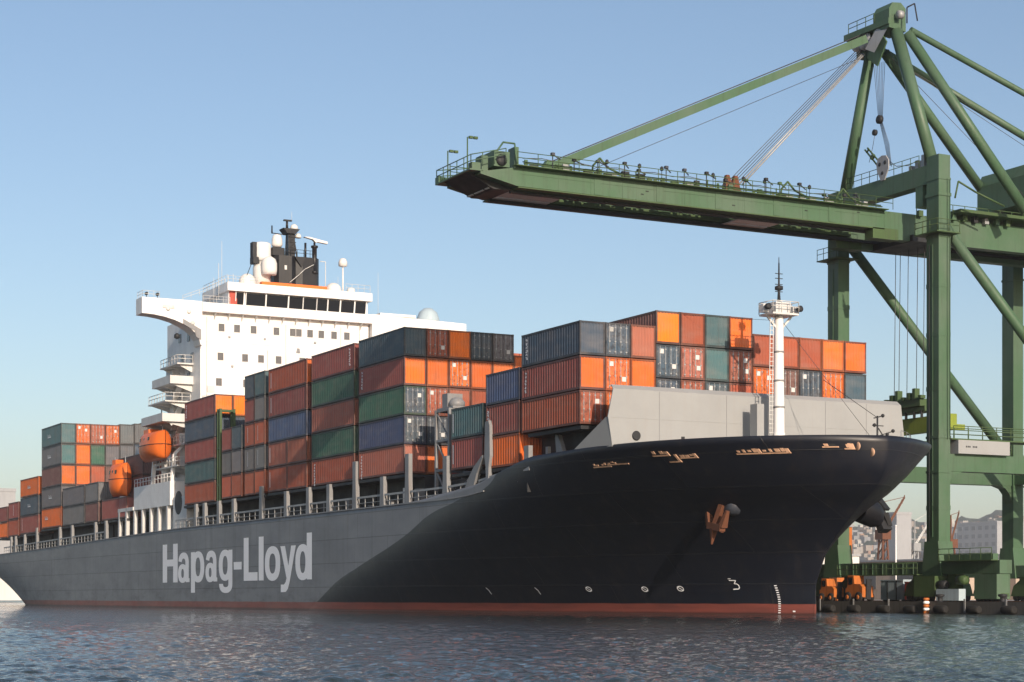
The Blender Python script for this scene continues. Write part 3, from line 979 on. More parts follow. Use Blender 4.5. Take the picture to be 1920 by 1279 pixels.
# bulwark rail along the passage
for (a, b) in ((-110, -76.6), (-76, -61.4), (-60.6, -48), (-47, -34.5), (-33.6, -25.9), (-25, -19.5), (-18.4, -10.8), (-215, -146)):
    m = MB()
    za, zb_ = zdeck(a) - 0.1, zdeck(b) - 0.1
    m.beam((a, -0.12, za + 1.25), (b, -0.12, zb_ + 1.25), 0.1, 0.20)
    k = max(2, int((b - a) / 1.9))
    for i in range(k + 1):
        x = a + (b - a) * i / k
        z = za + (zb_ - za) * i / k
        m.box(x - 0.04, x + 0.04, -0.15, -0.07, z, z + 1.2)
    m.beam((a, -0.12, za + 0.65), (b, -0.12, zb_ + 0.65), 0.05, 0.05)
    m.build('passage_rail', 'pale_grey', ship)
rng = random.Random(11)
for i in range(26):
    X = -106 + i * 3.75 + rng.uniform(-0.8, 0.8)
    if -27 > X > -24 or X > -10: continue
    m = MB()
    z = zdeck(X) - 0.1
    wx, hz = rng.uniform(0.5, 1.5), rng.uniform(0.5, 1.9)
    if rng.random() < 0.5:
        m.box(X, X + wx, 1.2, 1.9, z, z + hz)
    else:
        m.lathe((X, 1.2, z), [(0.3, 0), (0.3, hz * 0.7), (0.45, hz * 0.75), (0.45, hz * 0.95), (0.1, hz)], 10)
    m.build('deck_fitting', rng.choice(['grey', 'pale_grey', 'white_worn', 'dark', 'grey']), ship)

# ---- lashing towers: open steel frames between bays
def lashing_tower(X, y0, y1, z0, z1, mat='grey', d=0.28, diag=True, width=2.6):
    m = MB()
    for x in (X, X - width):
        for y in (y0, y1):
            m.box(x - d / 2, x + d / 2, y - d / 2, y + d / 2, z0, z1)
    zz = [z0 + (z1 - z0) * f for f in (0.34, 0.66, 0.985)]
    for z in zz:
        for x in (X, X - width):
            m.beam((x, y0, z), (x, y1, z), d * 0.8)
        for y in (y0, y1):
            m.beam((X, y, z), (X - width, y, z), d * 0.8)
    if diag:
        pr = z0
        for z in zz:
            m.beam((X, y0 - 0.02, pr), (X - width, y0 - 0.02, z), d * 0.45)
            m.beam((X + 0.02, y0, pr), (X + 0.02, y1, z), d * 0.45)
            pr = z
    return m.build('lashing_tower', mat, ship)
lashing_tower(-25.6, 0.35, 3.2, 10.6, 19.4, width=2.9)
lashing_tower(-92.3, 0.2, 2.0, 10.6, 25.3, 'green_dark', 0.3, False, 0.9)
m = MB()
m.box(-29.0, -25.4, 0.6, 3.1, 19.4, 19.6)
m.lathe((-27.0, 1.8, 19.6), [(0.75, 0), (0.8, 0.5), (0.5, 0.9), (0.2, 1.0)], 12)
m.box(-28.6, -27.4, 1.0, 2.6, 19.6, 21.0)
m.build('winch_platform', 'grey', ship)

# ---- accommodation block and bridge
ss = MB()
ss.box(-125, -110, 3.3, 28.0, 10.5, 40.1)
house = ss.build('superstructure', 'white', ship)
tag(house, 'tall white accommodation block with rows of small square windows')
def win_front(y, z, w=0.85, h=1.05, par=None, X=-110.0):
    f = MB()
    f.box(X + 0.003, X + 0.06, y - w / 2 - 0.08, y + w / 2 + 0.08, z - h / 2 - 0.08, z - h / 2)
    f.box(X + 0.003, X + 0.06, y - w / 2 - 0.08, y + w / 2 + 0.08, z + h / 2, z + h / 2 + 0.08)
    f.box(X + 0.003, X + 0.06, y - w / 2 - 0.08, y - w / 2, z - h / 2, z + h / 2)
    f.box(X + 0.003, X + 0.06, y + w / 2, y + w / 2 + 0.08, z - h / 2, z + h / 2)
    f.build('window_frame', 'white', par)
    p = MB(); p.box(X + 0.004, X + 0.02, y - w / 2, y + w / 2, z - h / 2, z + h / 2)
    p.build('window', 'pane', par)
for y in (6.29, 8.5, 10.88, 14.21, 16.6, 17.5, 19.17, 20.84, 22.76, 24.7):
    win_front(y, 38.2, par=house)
for y in (6.14, 9.65, 11.96, 14.52, 18.0, 21.5):
    win_front(y, 34.25, par=house)
for y in (5.91, 9.8, 13.0):
    win_front(y, 30.75, par=house)
for y in (5.9, 9.8):
    win_front(y, 27.2, par=house)
for z in (36.2, 32.5, 29.0):
    b = MB(); b.box(-109.995, -109.95, 3.32, 27.98, z, z + 0.07); b.build('deck_seam', 'white', house)
pl = MB(); pl.box(-109.99, -109.9, 4.3, 5.3, 29.3, 30.2); pl.build('vent_grille', 'white_worn', house)
for y, z0, z1 in ((4.2, 20, 39.5), (12.9, 25, 35.5), (15.6, 29, 39.2), (23.8, 30, 39.4), (26.6, 24, 39.6)):
    m = MB(); m.tube((-109.9, y, z0), (-109.9, y, z1), 0.06, 0.06, 6); m.build('down_pipe', 'white_worn', house)
for y, z in ((7.4, 36.9), (12.5, 36.95), (19.9, 36.9), (25.8, 36.9), (7.8, 32.9), (16.2, 33.0), (11.4, 29.4)):
    m = MB(); m.box(-109.98, -109.75, y - 0.14, y + 0.14, z, z + 0.22); m.build('wall_lamp', 'steel', house)
m = MB(); m.prism([(17.1, 35.4), (17.7, 35.4), (17.6, 36.0), (17.25, 36.05)], 'x', -109.99, -109.88); m.build('wall_vent', 'grey', house)
for z in (20.2, 24.0, 27.8):
    m = MB(); m.rail([(-109.6, 3.5, z), (-109.6, 9.0, z)], 1.0, 1.2, 0.035); m.box(-109.99, -109.5, 3.4, 9.1, z - 0.08, z); m.build('front_gallery', 'white_worn', house)
m = MB(); m.rail([(-109.1, 3.4, 41.36), (-109.1, 7.2, 41.36)], 0.9, 1.0, 0.03); m.build('bridge_rail', 'white_worn', house)
m = MB(); m.rail([(-120.3, 7.1, 44.45), (-109.7, 7.1, 44.45)], 1.0, 1.3, 0.03); m.build('roof_rail', 'white_worn', house)
# bridge deck front and wings
br = MB()
br.box(-113.2, -109.0, 3.3, 28.2, 40.1, 41.35)
bro = br.build('bridge_deck', 'white', house)
for i in range(12):
    m = MB(); y = 5.2 + i * 1.95; m.prism([(-110.0, 39.2), (-109.9, 39.2), (-109.05, 40.08), (-110.0, 40.08)], 'y', y, y + 0.1)
    m.build('bracket', 'white_worn', house)
def wing(y_in, y_out, name, curved=True):
    s_ = 1 if y_out > y_in else -1
    L = abs(y_out - y_in)
    m = MB()
    top = 41.45
    if curved:
        pts = [(y_in, top), (y_out, top), (y_out, top - 2.15)]
        for i in range(1, 9):
            t = i / 8 * math.pi / 2
            pts.append((y_out - s_ * L * 0.97 * math.sin(t) ** 1.0, top - 2.15 - 3.7 * (1 - math.cos(t))))
        pts.append((y_in, top - 6.0))
    else:
        pts = [(y_in, top), (y_out, top - 0.4), (y_out, top - 2.2), (y_in, top - 3.6)]
    m.prism(pts, 'x', -111.9, -109.1)
    o = m.build(name, 'white', ship)
    return o
w1 = wing(3.28, -5.05, 'bridge_wing')
w2 = wing(28.22, 43.0, 'bridge_wing', False)
m = MB(); m.rail([(-109.3, -4.9, 41.45), (-109.3, -2.6, 41.45)], 0.9, 0.8, 0.03); m.rail([(-111.7, -4.9, 41.45), (-109.3, -4.9, 41.45)], 0.9, 0.8, 0.03)
m.build('wing_rail', 'white_worn', w1)
for y in (-4.3, -2.8):
    m = MB(); m.lathe((-109.6, y, 42.0), [(0.02, -0.2), (0.22, -0.15), (0.22, 0.2), (0.1, 0.25)], 10, axis='x'); m.tube((-109.6, y, 41.45), (-109.6, y, 41.9), 0.05, 0.05, 6); m.build('searchlight', 'dark', w1)
m = MB(); m.rail([(-110.5, 1.0, 41.45), (-110.5, 4.5, 42.9), (-110.5, 7.0, 44.2)], 0.8, 1.2, 0.03); m.build('bridge_stair_rail', 'white_worn', w1)
for y, z in ((-1.5, 40.1), (1.4, 39.9), (1.9, 38.4)):
    m = MB(); m.lathe((-109.05, y, z), [(0.3, -0.06), (0.3, 0.05), (0.16, 0.18)], 10, axis='x'); m.build('wing_fitting', 'white_worn', w1)
m = MB(); m.box(-109.09, -108.98, -2.2, -0.6, 40.2, 40.6); m.build('wing_fitting', 'white_worn', w1)
m = MB(); m.prism([(0.6, 38.9), (3.1, 37.6), (3.1, 36.2), (2.4, 36.6), (2.2, 37.4), (0.6, 38.2)], 'x', -109.09, -108.99); m.build('wing_opening', 'grey', w1)
m = MB(); m.lathe((-110.5, 0.2, 36.3), [(0.05, 0), (0.4, 0.15), (0.4, 0.6), (0.1, 0.8)], 10); m.build('flood_light', 'dark', w1)
# wheelhouse
wh = MB()
wh.box(-120, -110.3, 7.4, 28.0, 41.35, 43.3)
who = wh.build('wheelhouse', 'white', house)
rf = MB()
rf.box(-120.5, -109.5, 7.0, 28.4, 43.3, 44.45)
rf.build('wheelhouse_roof', 'white', house)
for i, (za, zb_) in enumerate([(820, 945), (955, 1095), (1105, 1195), (1200, 1285), (1292, 1357), (1366, 1440), (1450, 1535), (1545, 1613), (752, 800)]):
    def yy(v):
        px = 230 + v * 0.2815
        k = (px - 960) / 3500.0
        t = (-110.3 - 134.0) / (-0.88701 + k * 0.46175)
        return -76.06 + t * (0.46175 + k * 0.88701)
    a, b = yy(za), yy(zb_)
    p = MB()
    p.add([(-110.25, a, 41.55), (-110.25, b, 41.55), (-109.95, b, 43.15), (-109.95, a, 43.15), (-110.29, a, 41.55), (-110.29, b, 41.55), (-110.29, b, 43.15), (-110.29, a, 43.15)],
          [(0, 1, 2, 3), (4, 7, 6, 5), (0, 4, 5, 1), (2, 6, 7, 3), (0, 3, 7, 4), (1, 5, 6, 2)])
    p.build('bridge_window', 'glass', who)
    for y in (a - 0.12, b + 0.02):
        f = MB()
        f.add([(-110.2, y, 41.4), (-110.2, y + 0.1, 41.4), (-109.88, y + 0.1, 43.29), (-109.88, y, 43.29), (-110.28, y, 41.4), (-110.28, y + 0.1, 41.4), (-110.28, y + 0.1, 43.29), (-110.28, y, 43.29)],
              [(0, 1, 2, 3), (0, 3, 7, 4), (1, 5, 6, 2)])
        f.build('window_mullion', 'white', who)
m = MB(); m.box(-110.28, -110.1, 7.5, 8.55, 41.4, 43.28); m.build('red_panel', 'red', who)
m = MB(); m.rail([(-109.8, 7.2, 44.45), (-109.8, 11.5, 44.45)], 0.9, 1.2, 0.03); m.build('roof_rail', 'white_worn', house)
m = MB(); m.rail([(-109.8, 24.5, 44.45), (-109.8, 28.2, 44.45)], 1.1, 1.0, 0.03); m.build('roof_rail', 'white_worn', house)
# roof fittings
m = MB(); m.box(-121, -112.2, 12.9, 22.6, 44.45, 45.35); m.build('funnel_plinth', 'orange', house)
fu = MB()
def funnel_outline(s=1.0):
    return [(-120.5, 15.3), (-113.6, 15.2), (-113.0, 15.7), (-112.9, 17.6), (-113.25, 18.3), (-112.9, 19.2), (-113.0, 21.4), (-113.6, 21.9), (-120.5, 21.9)]
n = len(funnel_outline())
fu.prism(funnel_outline(), 'z', 45.35, 49.4)
fu.box(-115.5, -113.3, 14.9, 16.6, 49.4, 50.5)
fuo = fu.build('funnel', 'black', house)
m = MB(); m.rail([(-113.2, 16.6, 49.4), (-113.2, 21.4, 49.4)], 1.0, 0.9, 0.035); m.build('funnel_rail', 'dark', fuo)
m = MB(); m.box(-112.98, -112.86, 16.5, 16.85, 47.4, 48.0); m.build('funnel_hatch', 'white_worn', fuo)
m = MB(); m.prism([(18.0, 49.35), (19.6, 49.35), (19.0, 47.9)], 'x', -113.2, -112.75); m.build('funnel_bracket', 'black', fuo)
m = MB(); m.path([(-112.8, 17.2, 45.6), (-112.7, 18.6, 46.8), (-112.7, 19.4, 47.6), (-112.7, 20.8, 48.4)], 0.05, 5); m.build('pipe', 'white_worn', fuo)
m = MB(); m.tube((-113.3, 19.4, 45.4), (-113.3, 19.4, 47.5), 0.06, 0.06, 6); m.build('pipe', 'white_worn', fuo)
# radar mast on the funnel casing
rm = MB()
for dx, dy in ((-0.7, -0.6), (0.7, -0.6), (0.7, 0.6), (-0.7, 0.6)):
    rm.beam((-114 + dx, 17.9 + dy, 49.4), (-114 + dx * 0.55, 17.7 + dy * 0.6, 52.6), 0.16)
for i in range(4):
    z = 49.9 + i * 0.75
    rm.box(-114.6, -113.4, 17.3, 18.4, z, z + 0.08)
    rm.beam((-113.4, 17.3, z), (-113.45, 18.3, z + 0.75), 0.07)
rm.box(-114.5, -113.5, 17.3, 18.3, 49.4, 52.6)
rm.prism([(17.0, 52.6), (18.3, 52.6), (18.9, 53.3), (16.4, 53.3)], 'x', -114.9, -113.1)
rm.beam((-113.9, 16.6, 52.5), (-113.9, 15.0, 52.55), 0.12)
rm.tube((-113.9, 15.0, 52.5), (-113.9, 15.0, 53.6), 0.12, 0.1, 6)
rm.tube((-113.8, 17.2, 53.3), (-113.8, 17.2, 54.5), 0.2, 0.16, 8)
rm.box(-114.0, -113.6, 16.7, 17.9, 54.4, 54.6)
rm.tube((-113.9, 20.0, 49.4), (-113.9, 20.0, 51.6), 0.17, 0.17, 8)
rm.build('radar_mast', 'black', house)
m = MB(); m.dome((-113.9, 18.3, 53.3), 0.55, 0.55, 12, 5, 0.25); m.dome((-113.9, 18.9, 52.2), 0.45, 0.45, 12, 5, 0.2); m.build('radome', 'dome', house)
m = MB(); m.lathe((-113.9, 15.75, 50.6), [(0.6, 0), (0.78, 0.35), (0.72, 1.2), (0.55, 1.7), (0.05, 1.85)], 16); m.build('radome', 'dome', house)
rs = MB(); rs.lathe((-113.2, 21.1, 47.2), [(0.5, 0), (0.5, 0.35), (0.34, 0.4), (0.34, 3.6), (0.5, 3.7), (0.5, 3.95), (0.15, 4.0), (0.15, 4.4)], 12)
rso = rs.build('radar_post', 'black', house)
sc = MB(); sc.prism([(-1.75, 0.35), (-1.0, 0.42), (1.8, -0.05), (1.8, -0.35), (0.3, -0.2), (0, -0.3), (-0.4, 0.1)], 'x', -113.5, -112.9)
sc.v = [(x, y + 21.2, z + 51.9) for x, y, z in sc.v]
sc.build('radar_scanner', 'dome', rso)
# satellite domes
for (y, z, r_, h, sk) in ((11.05, 44.45, 1.18, 1.2, 0.75), (23.9, 44.45, 1.12, 0.95, 0.7)):
    m = MB(); m.dome((-113.0, y, z), r_, h, 20, 7, sk); m.build('satellite_dome', 'dome', house)
m = MB(); m.lathe((-114.2, 13.6, 44.45), [(1.25, 0), (1.25, 3.0), (1.05, 4.0), (1.25, 4.0), (1.3, 4.5), (1.28, 6.4), (1.1, 6.6), (0.1, 6.65)], 20); m.build('exhaust_tower', 'dome', house)
m = MB(); m.lathe((-112.6, 14.1, 46.4), [(1.0, 0), (1.12, 0.6), (1.12, 1.6), (0.9, 2.2), (0.3, 2.6)], 18); m.build('radome', 'dome', house)
m = MB(); m.box(-114.5, -113.4, 12.0, 12.6, 48.9, 51.0); m.box(-114.6, -113.2, 12.0, 12.9, 48.0, 48.9); m.tube((-113.8, 12.1, 48.4), (-112.2, 10.7, 46.0), 0.05, 0.05, 5); m.build('fan_housing', 'dark', house)
m = MB(); m.box(-112.9, -112.8, 14.4, 14.55, 46.0, 46.25); m.box(-112.9, -112.8, 14.45, 14.6, 46.3, 46.5); m.build('small_port', 'dark', house)
m = MB(); m.tube((-113, 25.35, 44.45), (-113, 25.35, 48.5), 0.13, 0.1, 8); m.lathe((-113, 25.35, 48.45), [(0.15, 0), (0.62, 0.15), (0.64, 0.7), (0.45, 1.15), (0.05, 1.3)], 16); m.build('radome', 'dome', house)
m = MB(); m.lathe((-113, 26.6, 44.45), [(0.55, 0), (0.6, 0.9), (0.4, 1.1), (0.05, 1.15)], 14); m.build('satellite_dome', 'dome', house)
for y, z0, z1, r_ in ((7.35, 43.5, 50.6, 0.035), (6.9, 42.5, 47.5, 0.05), (30.8, 41.0, 48.1, 0.03), (24.6, 44.45, 47.0, 0.03), (17.6, 54.4, 55.6, 0.03), (6.2, 42, 45.5, 0.04), (9.0, 44.4, 46.2, 0.05)):
    m = MB(); m.tube((-113, y, z0), (-113, y, z1), r_, r_ * 0.7, 6); m.build('whip_antenna', 'white_worn', house)
m = MB(); m.tube((-113.0, 22.7, 44.5), (-113.0, 22.7, 49.0), 0.06, 0.06, 6); m.tube((-113.0, 22.7, 49.0), (-113, 21.9, 49.0), 0.06, 0.06, 6); m.build('pipe', 'white_worn', house)
m = MB(); m.lathe((-111.5, 38.0, 40.9), [(1.7, 0), (1.65, 0.9), (1.3, 1.8), (0.6, 2.35), (0.05, 2.45)], 18); m.build('satellite_dome', 'ltblue', w2)
m = MB(); m.box(-112.2, -109.2, 29.5, 35.0, 41.4, 41.75); m.build('wing_cover', 'white', w2)
# side decks, stairs and fittings on the shaded side of the house
for i, (z, y_out, x0, x1) in enumerate([(33.3, 1.0, -121, -113), (30.6, 0.1, -121.5, -113), (28.2, -0.4, -122, -114), (25.4, -1.0, -123, -113), (22.2, 1.2, -121, -111.5), (19.2, 0.4, -121, -111)]):
    m = MB()
    m.box(x0, x1, y_out, 3.3, z, z + 0.18)
    if i in (1, 3):
        m.box(x0, x1, y_out - 0.08, y_out, z, z + 1.15)
        m.box(x1 - 0.08, x1, y_out + 0.002, 3.28, z + 0.18, z + 1.1)
    else:
        m.rail([(x1 - 0.1, 3.2, z + 0.18), (x1 - 0.1, y_out + 0.1, z + 0.18), (x0 + 0.1, y_out + 0.1, z + 0.18)], 1.1, 1.3, 0.05)
    for x in (x0 + 0.6, (x0 + x1) / 2, x1 - 0.6):
        m.prism([(3.28, z - 1.0), (3.28, z), (y_out + 0.2, z)], 'x', x - 0.06, x + 0.06)
    m.build('side_deck', 'white_worn', house)
for i in range(4):
    m = MB()
    z = 19.4 + i * 3.0
    m.beam((-119, 2.2, z), (-114.5, 2.2, z + 2.9), 0.8, 0.22)
    m.build('side_stair', 'white_worn', house)
for x, z in ((-115, 37.3), (-119, 37.6), (-113.5, 34.4), (-118, 34.5), (-115, 31.8), (-120, 29.2), (-114, 27.0), (-118.5, 26.6), (-113, 23.3), (-117, 23.6)):
    m = MB(); m.box(x - 0.5, x + 0.5, 3.2, 3.296, z - 0.6, z + 0.6); m.build('side_window', 'pane', house)
m = MB()
m.box(-118.5, -114.5, 1.8, 3.29, 19.4, 24.0)
m.build('side_trunk', 'white_worn', house)
m = MB(); m.box(-122, -119.2, 2.2, 3.29, 28.4, 33.2); m.build('side_trunk', 'white_worn', house)

# lower deckhouse that carries the lifeboat
dh = MB()
dh.box(-131.0, -113.5, 0.15, 3.25, 14.0, 17.3)
dh.box(-131.0, -124.0, 3.2, 28.0, 10.5, 17.3)
dho = dh.build('boat_deckhouse', 'white', ship)
for x in (-138.5, -134.8, -131.0, -127.0, -123.0, -119.2, -115.0):
    m = MB(); z0 = zdeck(x) - 0.1
    if x < -131.5:
        m.prism([(x - 0.35, z0), (x + 0.35, z0), (x + 0.6, 14.0), (x - 0.2, 14.0)], 'y', 0.0, 0.5)
    else:
        m.box(x - 0.35, x + 0.35, 0.16, 0.66, z0, 14.0)
    m.build('deckhouse_leg', 'white_worn', dho)
m = MB(); m.box(-139.0, -131.0, 0.0, 3.0, 14.0, 14.5); m.prism([(-138.9, 14.5), (-136.0, 14.5), (-136.2, 16.2), (-138.2, 16.4)], 'y', 0.1, 2.6); m.build('boat_platform', 'white_worn', dho)
m = MB(); m.rail([(-131, 0.25, 17.3), (-113.6, 0.25, 17.3)], 1.1, 1.5, 0.045); m.build('deckhouse_rail', 'white', dho)
m = MB(); m.box(-112.9, -106.9, 0.4, 2.2, 10.6, 15.0); m.build('deck_store', 'white_worn', ship)
m = MB(); m.lathe((-110.5, 0.42, 14.2), [(1.6, -0.05), (1.6, 0.05)], 20, axis='y'); m.build('store_opening', 'dark', ship)
# davit frame
dv = MB()
for x in (-123.2, -114.0):
    dv.beam((x, 0.6, 17.3), (x, 0.9, 21.0), 0.5, 0.5)
    dv.beam((x, 0.9, 21.0), (x + 0.2, 2.9, 23.2), 0.4, 0.4)
    dv.beam((x + 0.2, 2.9, 23.2), (x + 0.3, 2.4, 26.4), 0.4, 0.4)
    dv.beam((x + 0.3, 2.4, 26.4), (x + 0.2, 0.3, 25.0), 0.28, 0.3)
dv.beam((-123.2, 0.8, 20.0), (-114.0, 0.8, 20.0), 0.3, 0.3)
dv.build('davit', 'white', ship)
m = MB(); m.lathe((-119.5, 1.6, 17.3), [(0.8, 0), (0.8, 3.0), (0.4, 3.2)], 14); m.build('davit_column', 'white_worn', ship)
m = MB(); m.tube((-121.5, 1.4, 24.2), (-121.5, 1.4, 28.0), 0.08, 0.08, 6); m.tube((-121.5, 1.4, 28), (-122.4, 1.4, 28.0), 0.08, 0.08, 6); m.build('davit_light', 'grey', ship)
m = MB(); m.box(-118.6, -117.0, 1.7, 2.8, 24.6, 28.2); m.build('vent_trunk', 'white_worn', ship)

# ================================================================ LIFEBOATS
def lifeboat(name, c, L, W, z0, z1, label, rot=0.0):
    root = thing(name, (c[0], c[1], z0), label, 'lifeboat', 'orange lifeboats beside the bridge')
    root.rotation_euler = (0, 0, rot)
    H = z1 - z0
    def shell(prof_z, f):
        vs = []; k = 15; n = 14
        for i in range(k):
            u = -1 + 2 * i / (k - 1)
            tap = (1 - abs(u) ** 2.6) ** 0.55 if abs(u) < 1 else 0.02
            for j in range(n + 1):
                t = j / n
                y, z = f(t)
                vs.append((u * L / 2, y * W / 2 * max(tap, 0.03), z * H if True else 0))
        fs = [(i * (n + 1) + j, (i + 1) * (n + 1) + j, (i + 1) * (n + 1) + j + 1, i * (n + 1) + j + 1) for i in range(k - 1) for j in range(n)]
        return vs, fs
    def lower(t):
        a = math.pi * t
        return -math.cos(a), 0.45 - 0.45 * math.sin(a) ** 0.7
    def upper(t):
        a = math.pi * t
        return -0.97 * math.copysign(abs(math.cos(a)) ** 0.8, math.cos(a)), 0.47 + 0.43 * math.sin(a) ** 0.75
    for nm, fn in (('boat_hull', lower), ('canopy', upper)):
        vs, fs = shell(None, fn)
        m = MB().add(vs, fs, True)
        m.build(nm, 'orange', root, origin=(0, 0, 0))
    m = MB()
    k = 24
    pts = []
    for i in range(k + 1):
        a = 2 * math.pi * i / k
        u = math.cos(a); tap = max((1 - abs(u) ** 2.6), 0.0) ** 0.55
        pts.append((u * L / 2, math.copysign(1, math.sin(a)) * W / 2 * max(tap, 0.03) * 1.02 if abs(math.sin(a)) > 1e-6 else 0, 0.46 * H))
    m.path(pts, 0.05, 6); m.build('rubbing_strake', 'dark', root, origin=(0, 0, 0))
    m = MB(); m.box(-L * 0.30, -L * 0.05, -W * 0.22, W * 0.22, 0.86 * H, 1.0 * H); m.build('conning_position', 'orange', root, origin=(0, 0, 0))
    for u in (-0.18, 0.02, 0.22):
        m = MB(); m.box(u * L - 0.16, u * L + 0.16, -W * 0.47, -W * 0.40, 0.60 * H, 0.70 * H); m.build('side_port', 'glass', root, origin=(0, 0, 0))
    for u in (-0.36, 0.36):
        m = MB(); m.tube((u * L, 0, 0.8 * H), (u * L, 0, 1.08 * H), 0.07, 0.07, 6); m.build('lifting_hook', 'steel', root, origin=(0, 0, 0))
    return root
lifeboat('lifeboat', (-119.0, -0.3), 9.6, 3.5, 20.4, 24.8, 'enclosed orange lifeboat hanging in white davits beside the bridge block')
lifeboat('lifeboat', (-140.8, 0.9), 5.2, 2.8, 16.5, 22.0, 'smaller orange boat perched on maroon containers aft of the white davits', R(8))

# ================================================================ CONTAINERS
PAL = {
    'N': ((0.050, 0.088, 0.125), 'dark blue'), 'B': ((0.062, 0.095, 0.20), 'navy blue'), 'T': ((0.060, 0.135, 0.150), 'teal'),
    'G': ((0.038, 0.125, 0.085), 'green'), 'M': ((0.26, 0.068, 0.058), 'maroon'), 'R': ((0.38, 0.088, 0.042), 'rust red'),
    'O': ((0.70, 0.145, 0.016), 'orange'), 'P': ((0.37, 0.115, 0.074), 'faded red'), 'Y': ((0.80, 0.185, 0.008), 'bright orange'),
    'K': ((0.135, 0.145, 0.155), 'grey'), 'D': ((0.16, 0.075, 0.065), 'dark brown'),
}
CW, CH = 2.40, 2.58
def corrug(length, pitch, depth):
    """profile along a wall: list of (u, d)"""
    k = int(length / pitch)
    p = length / k
    out = []
    for i in range(k):
        u = i * p
        out += [(u, 0), (u + p * 0.30, 0), (u + p * 0.5, depth), (u + p * 0.80, depth)]
    out.append((length, 0))
    return out
_cm = {}
def cmesh(L):
    if L in _cm: return _cm[L]
    d = {}
    t = 0.14
    fr = MB()
    for x in (t / 2, L - t / 2):
        for y in (t / 2, CW - t / 2):
            fr.box(x - t / 2, x + t / 2, y - t / 2, y + t / 2, 0, CH)
    for z in (0.09, CH - 0.07):
        h = 0.18 if z < 1 else 0.14
        for y in (t / 2, CW - t / 2):
            fr.box(t, L - t, y - t / 2 + 0.012, y + t / 2 - 0.012, z - h / 2, z + h / 2)
        for x in (t / 2, L - t / 2):
            fr.box(x - t / 2 + 0.012, x + t / 2 - 0.012, t, CW - t, z - h / 2, z + h / 2)
    for x in (0.09, L - 0.09):
        for y in (0.08, CW - 0.08):
            for z in (0.06, CH - 0.06):
                fr.box(x - 0.1, x + 0.1, y - 0.09, y + 0.09, z - 0.07, z + 0.07)
    d['frame'] = fr.mesh('frame', 'container')
    def wall_side(y, sgn):
        m = MB()
        pr = corrug(L - 2 * t, 0.50 if L > 8 else 0.44, 0.08)
        vs = [(t + u, y + sgn * (0.03 + dd), z) for u, dd in pr for z in (0.17, CH - 0.13)]
        m.add(vs, [(2 * i, 2 * i + 2, 2 * i + 3, 2 * i + 1) if sgn > 0 else (2 * i, 2 * i + 1, 2 * i + 3, 2 * i + 2) for i in range(len(pr) - 1)])
        return m.mesh('side_wall', 'container')
    d['side_near'] = wall_side(0.0, 1)
    d['side_far'] = wall_side(CW, -1)
    def wall_end(x, sgn):
        m = MB()
        pr = corrug(CW - 2 * t, 0.27, 0.06)
        vs = [(x + sgn * (0.03 + dd), t + u, z) for u, dd in pr for z in (0.17, CH - 0.13)]
        m.add(vs, [(2 * i, 2 * i + 2, 2 * i + 3, 2 * i + 1) for i in range(len(pr) - 1)])
        return m.mesh('end_wall', 'container')
    d['end_front'] = wall_end(L, -1)
    d['end_back'] = wall_end(0, 1)
    m = MB(); m.box(0.1, L - 0.1, 0.1, CW - 0.1, CH - 0.06, CH - 0.03); d['roof'] = m.mesh('roof', 'container')
    m = MB(); m.box(0.1, L - 0.1, 0.1, CW - 0.1, 0.06, 0.12); d['floor'] = m.mesh('floor', 'container')
    for k, (a, b) in enumerate(((t, CW / 2 - 0.02), (CW / 2 + 0.02, CW - t))):
        m = MB()
        m.box(L - 0.09, L - 0.05, a, b, 0.17, CH - 0.13)
        for i in range(5):
            z = 0.30 + i * 0.43
            m.box(L - 0.05, L - 0.02, a + 0.06, b - 0.06, z, z + 0.26)
        d['door%d' % k] = m.mesh('door', 'container_door')
        m = MB()
        for y in (a + 0.25, b - 0.25):
            m.tube((L + 0.0, y, 0.12), (L + 0.0, y, CH - 0.1), 0.028, 0.028, 6)
            for z in (0.3, CH / 2 - 0.2, CH - 0.4):
                m.box(L - 0.02, L + 0.03, y - 0.07, y + 0.07, z, z + 0.1)
        d['rods%d' % k] = m.mesh('locking_rods', 'steel')
    for k in range(3):
        m = MB()
        a_, z_ = ((0.35, 1.9), (1.45, 1.6), (1.6, 0.75))[k]
        m.box(L - 0.018, L - 0.010, a_, a_ + 0.42, z_, z_ + 0.36)
        d['placard%d' % k] = m.mesh('placard', 'white_worn')
    # vertical column of code characters and a plain white bar, in the wall plane
    rng = random.Random(int(L * 10))
    for key in ('code0', 'code1', 'code2'):
        m = MB()
        k = rng.choice((6, 7, 8))
        for i in range(k):
            z = CH - 0.42 - i * 0.235
            yv = 0.012
            for s_ in range(rng.choice((2, 3))):
                a = rng.uniform(-0.11, 0.0); b = a + rng.uniform(0.10, 0.17); zz = z - s_ * 0.065
                m.add([(a, yv, zz - 0.025), (b, yv, zz - 0.025), (b, yv, zz + 0.025), (a, yv, zz + 0.025)], [(0, 1, 2, 3)])
            m.add([(0.02, yv, z - 0.16), (0.07, yv, z - 0.16), (0.07, yv, z + 0.02), (0.02, yv, z + 0.02)], [(0, 1, 2, 3)])
        d[key] = m.mesh('code_lettering', 'mark')
    m = MB(); m.add([(-0.07, 0.012, 0.5), (0.07, 0.012, 0.5), (0.07, 0.012, CH - 0.45), (-0.07, 0.012, CH - 0.45)], [(0, 1, 2, 3)]); d['bar'] = m.mesh('white_bar', 'mark')
    m = MB()
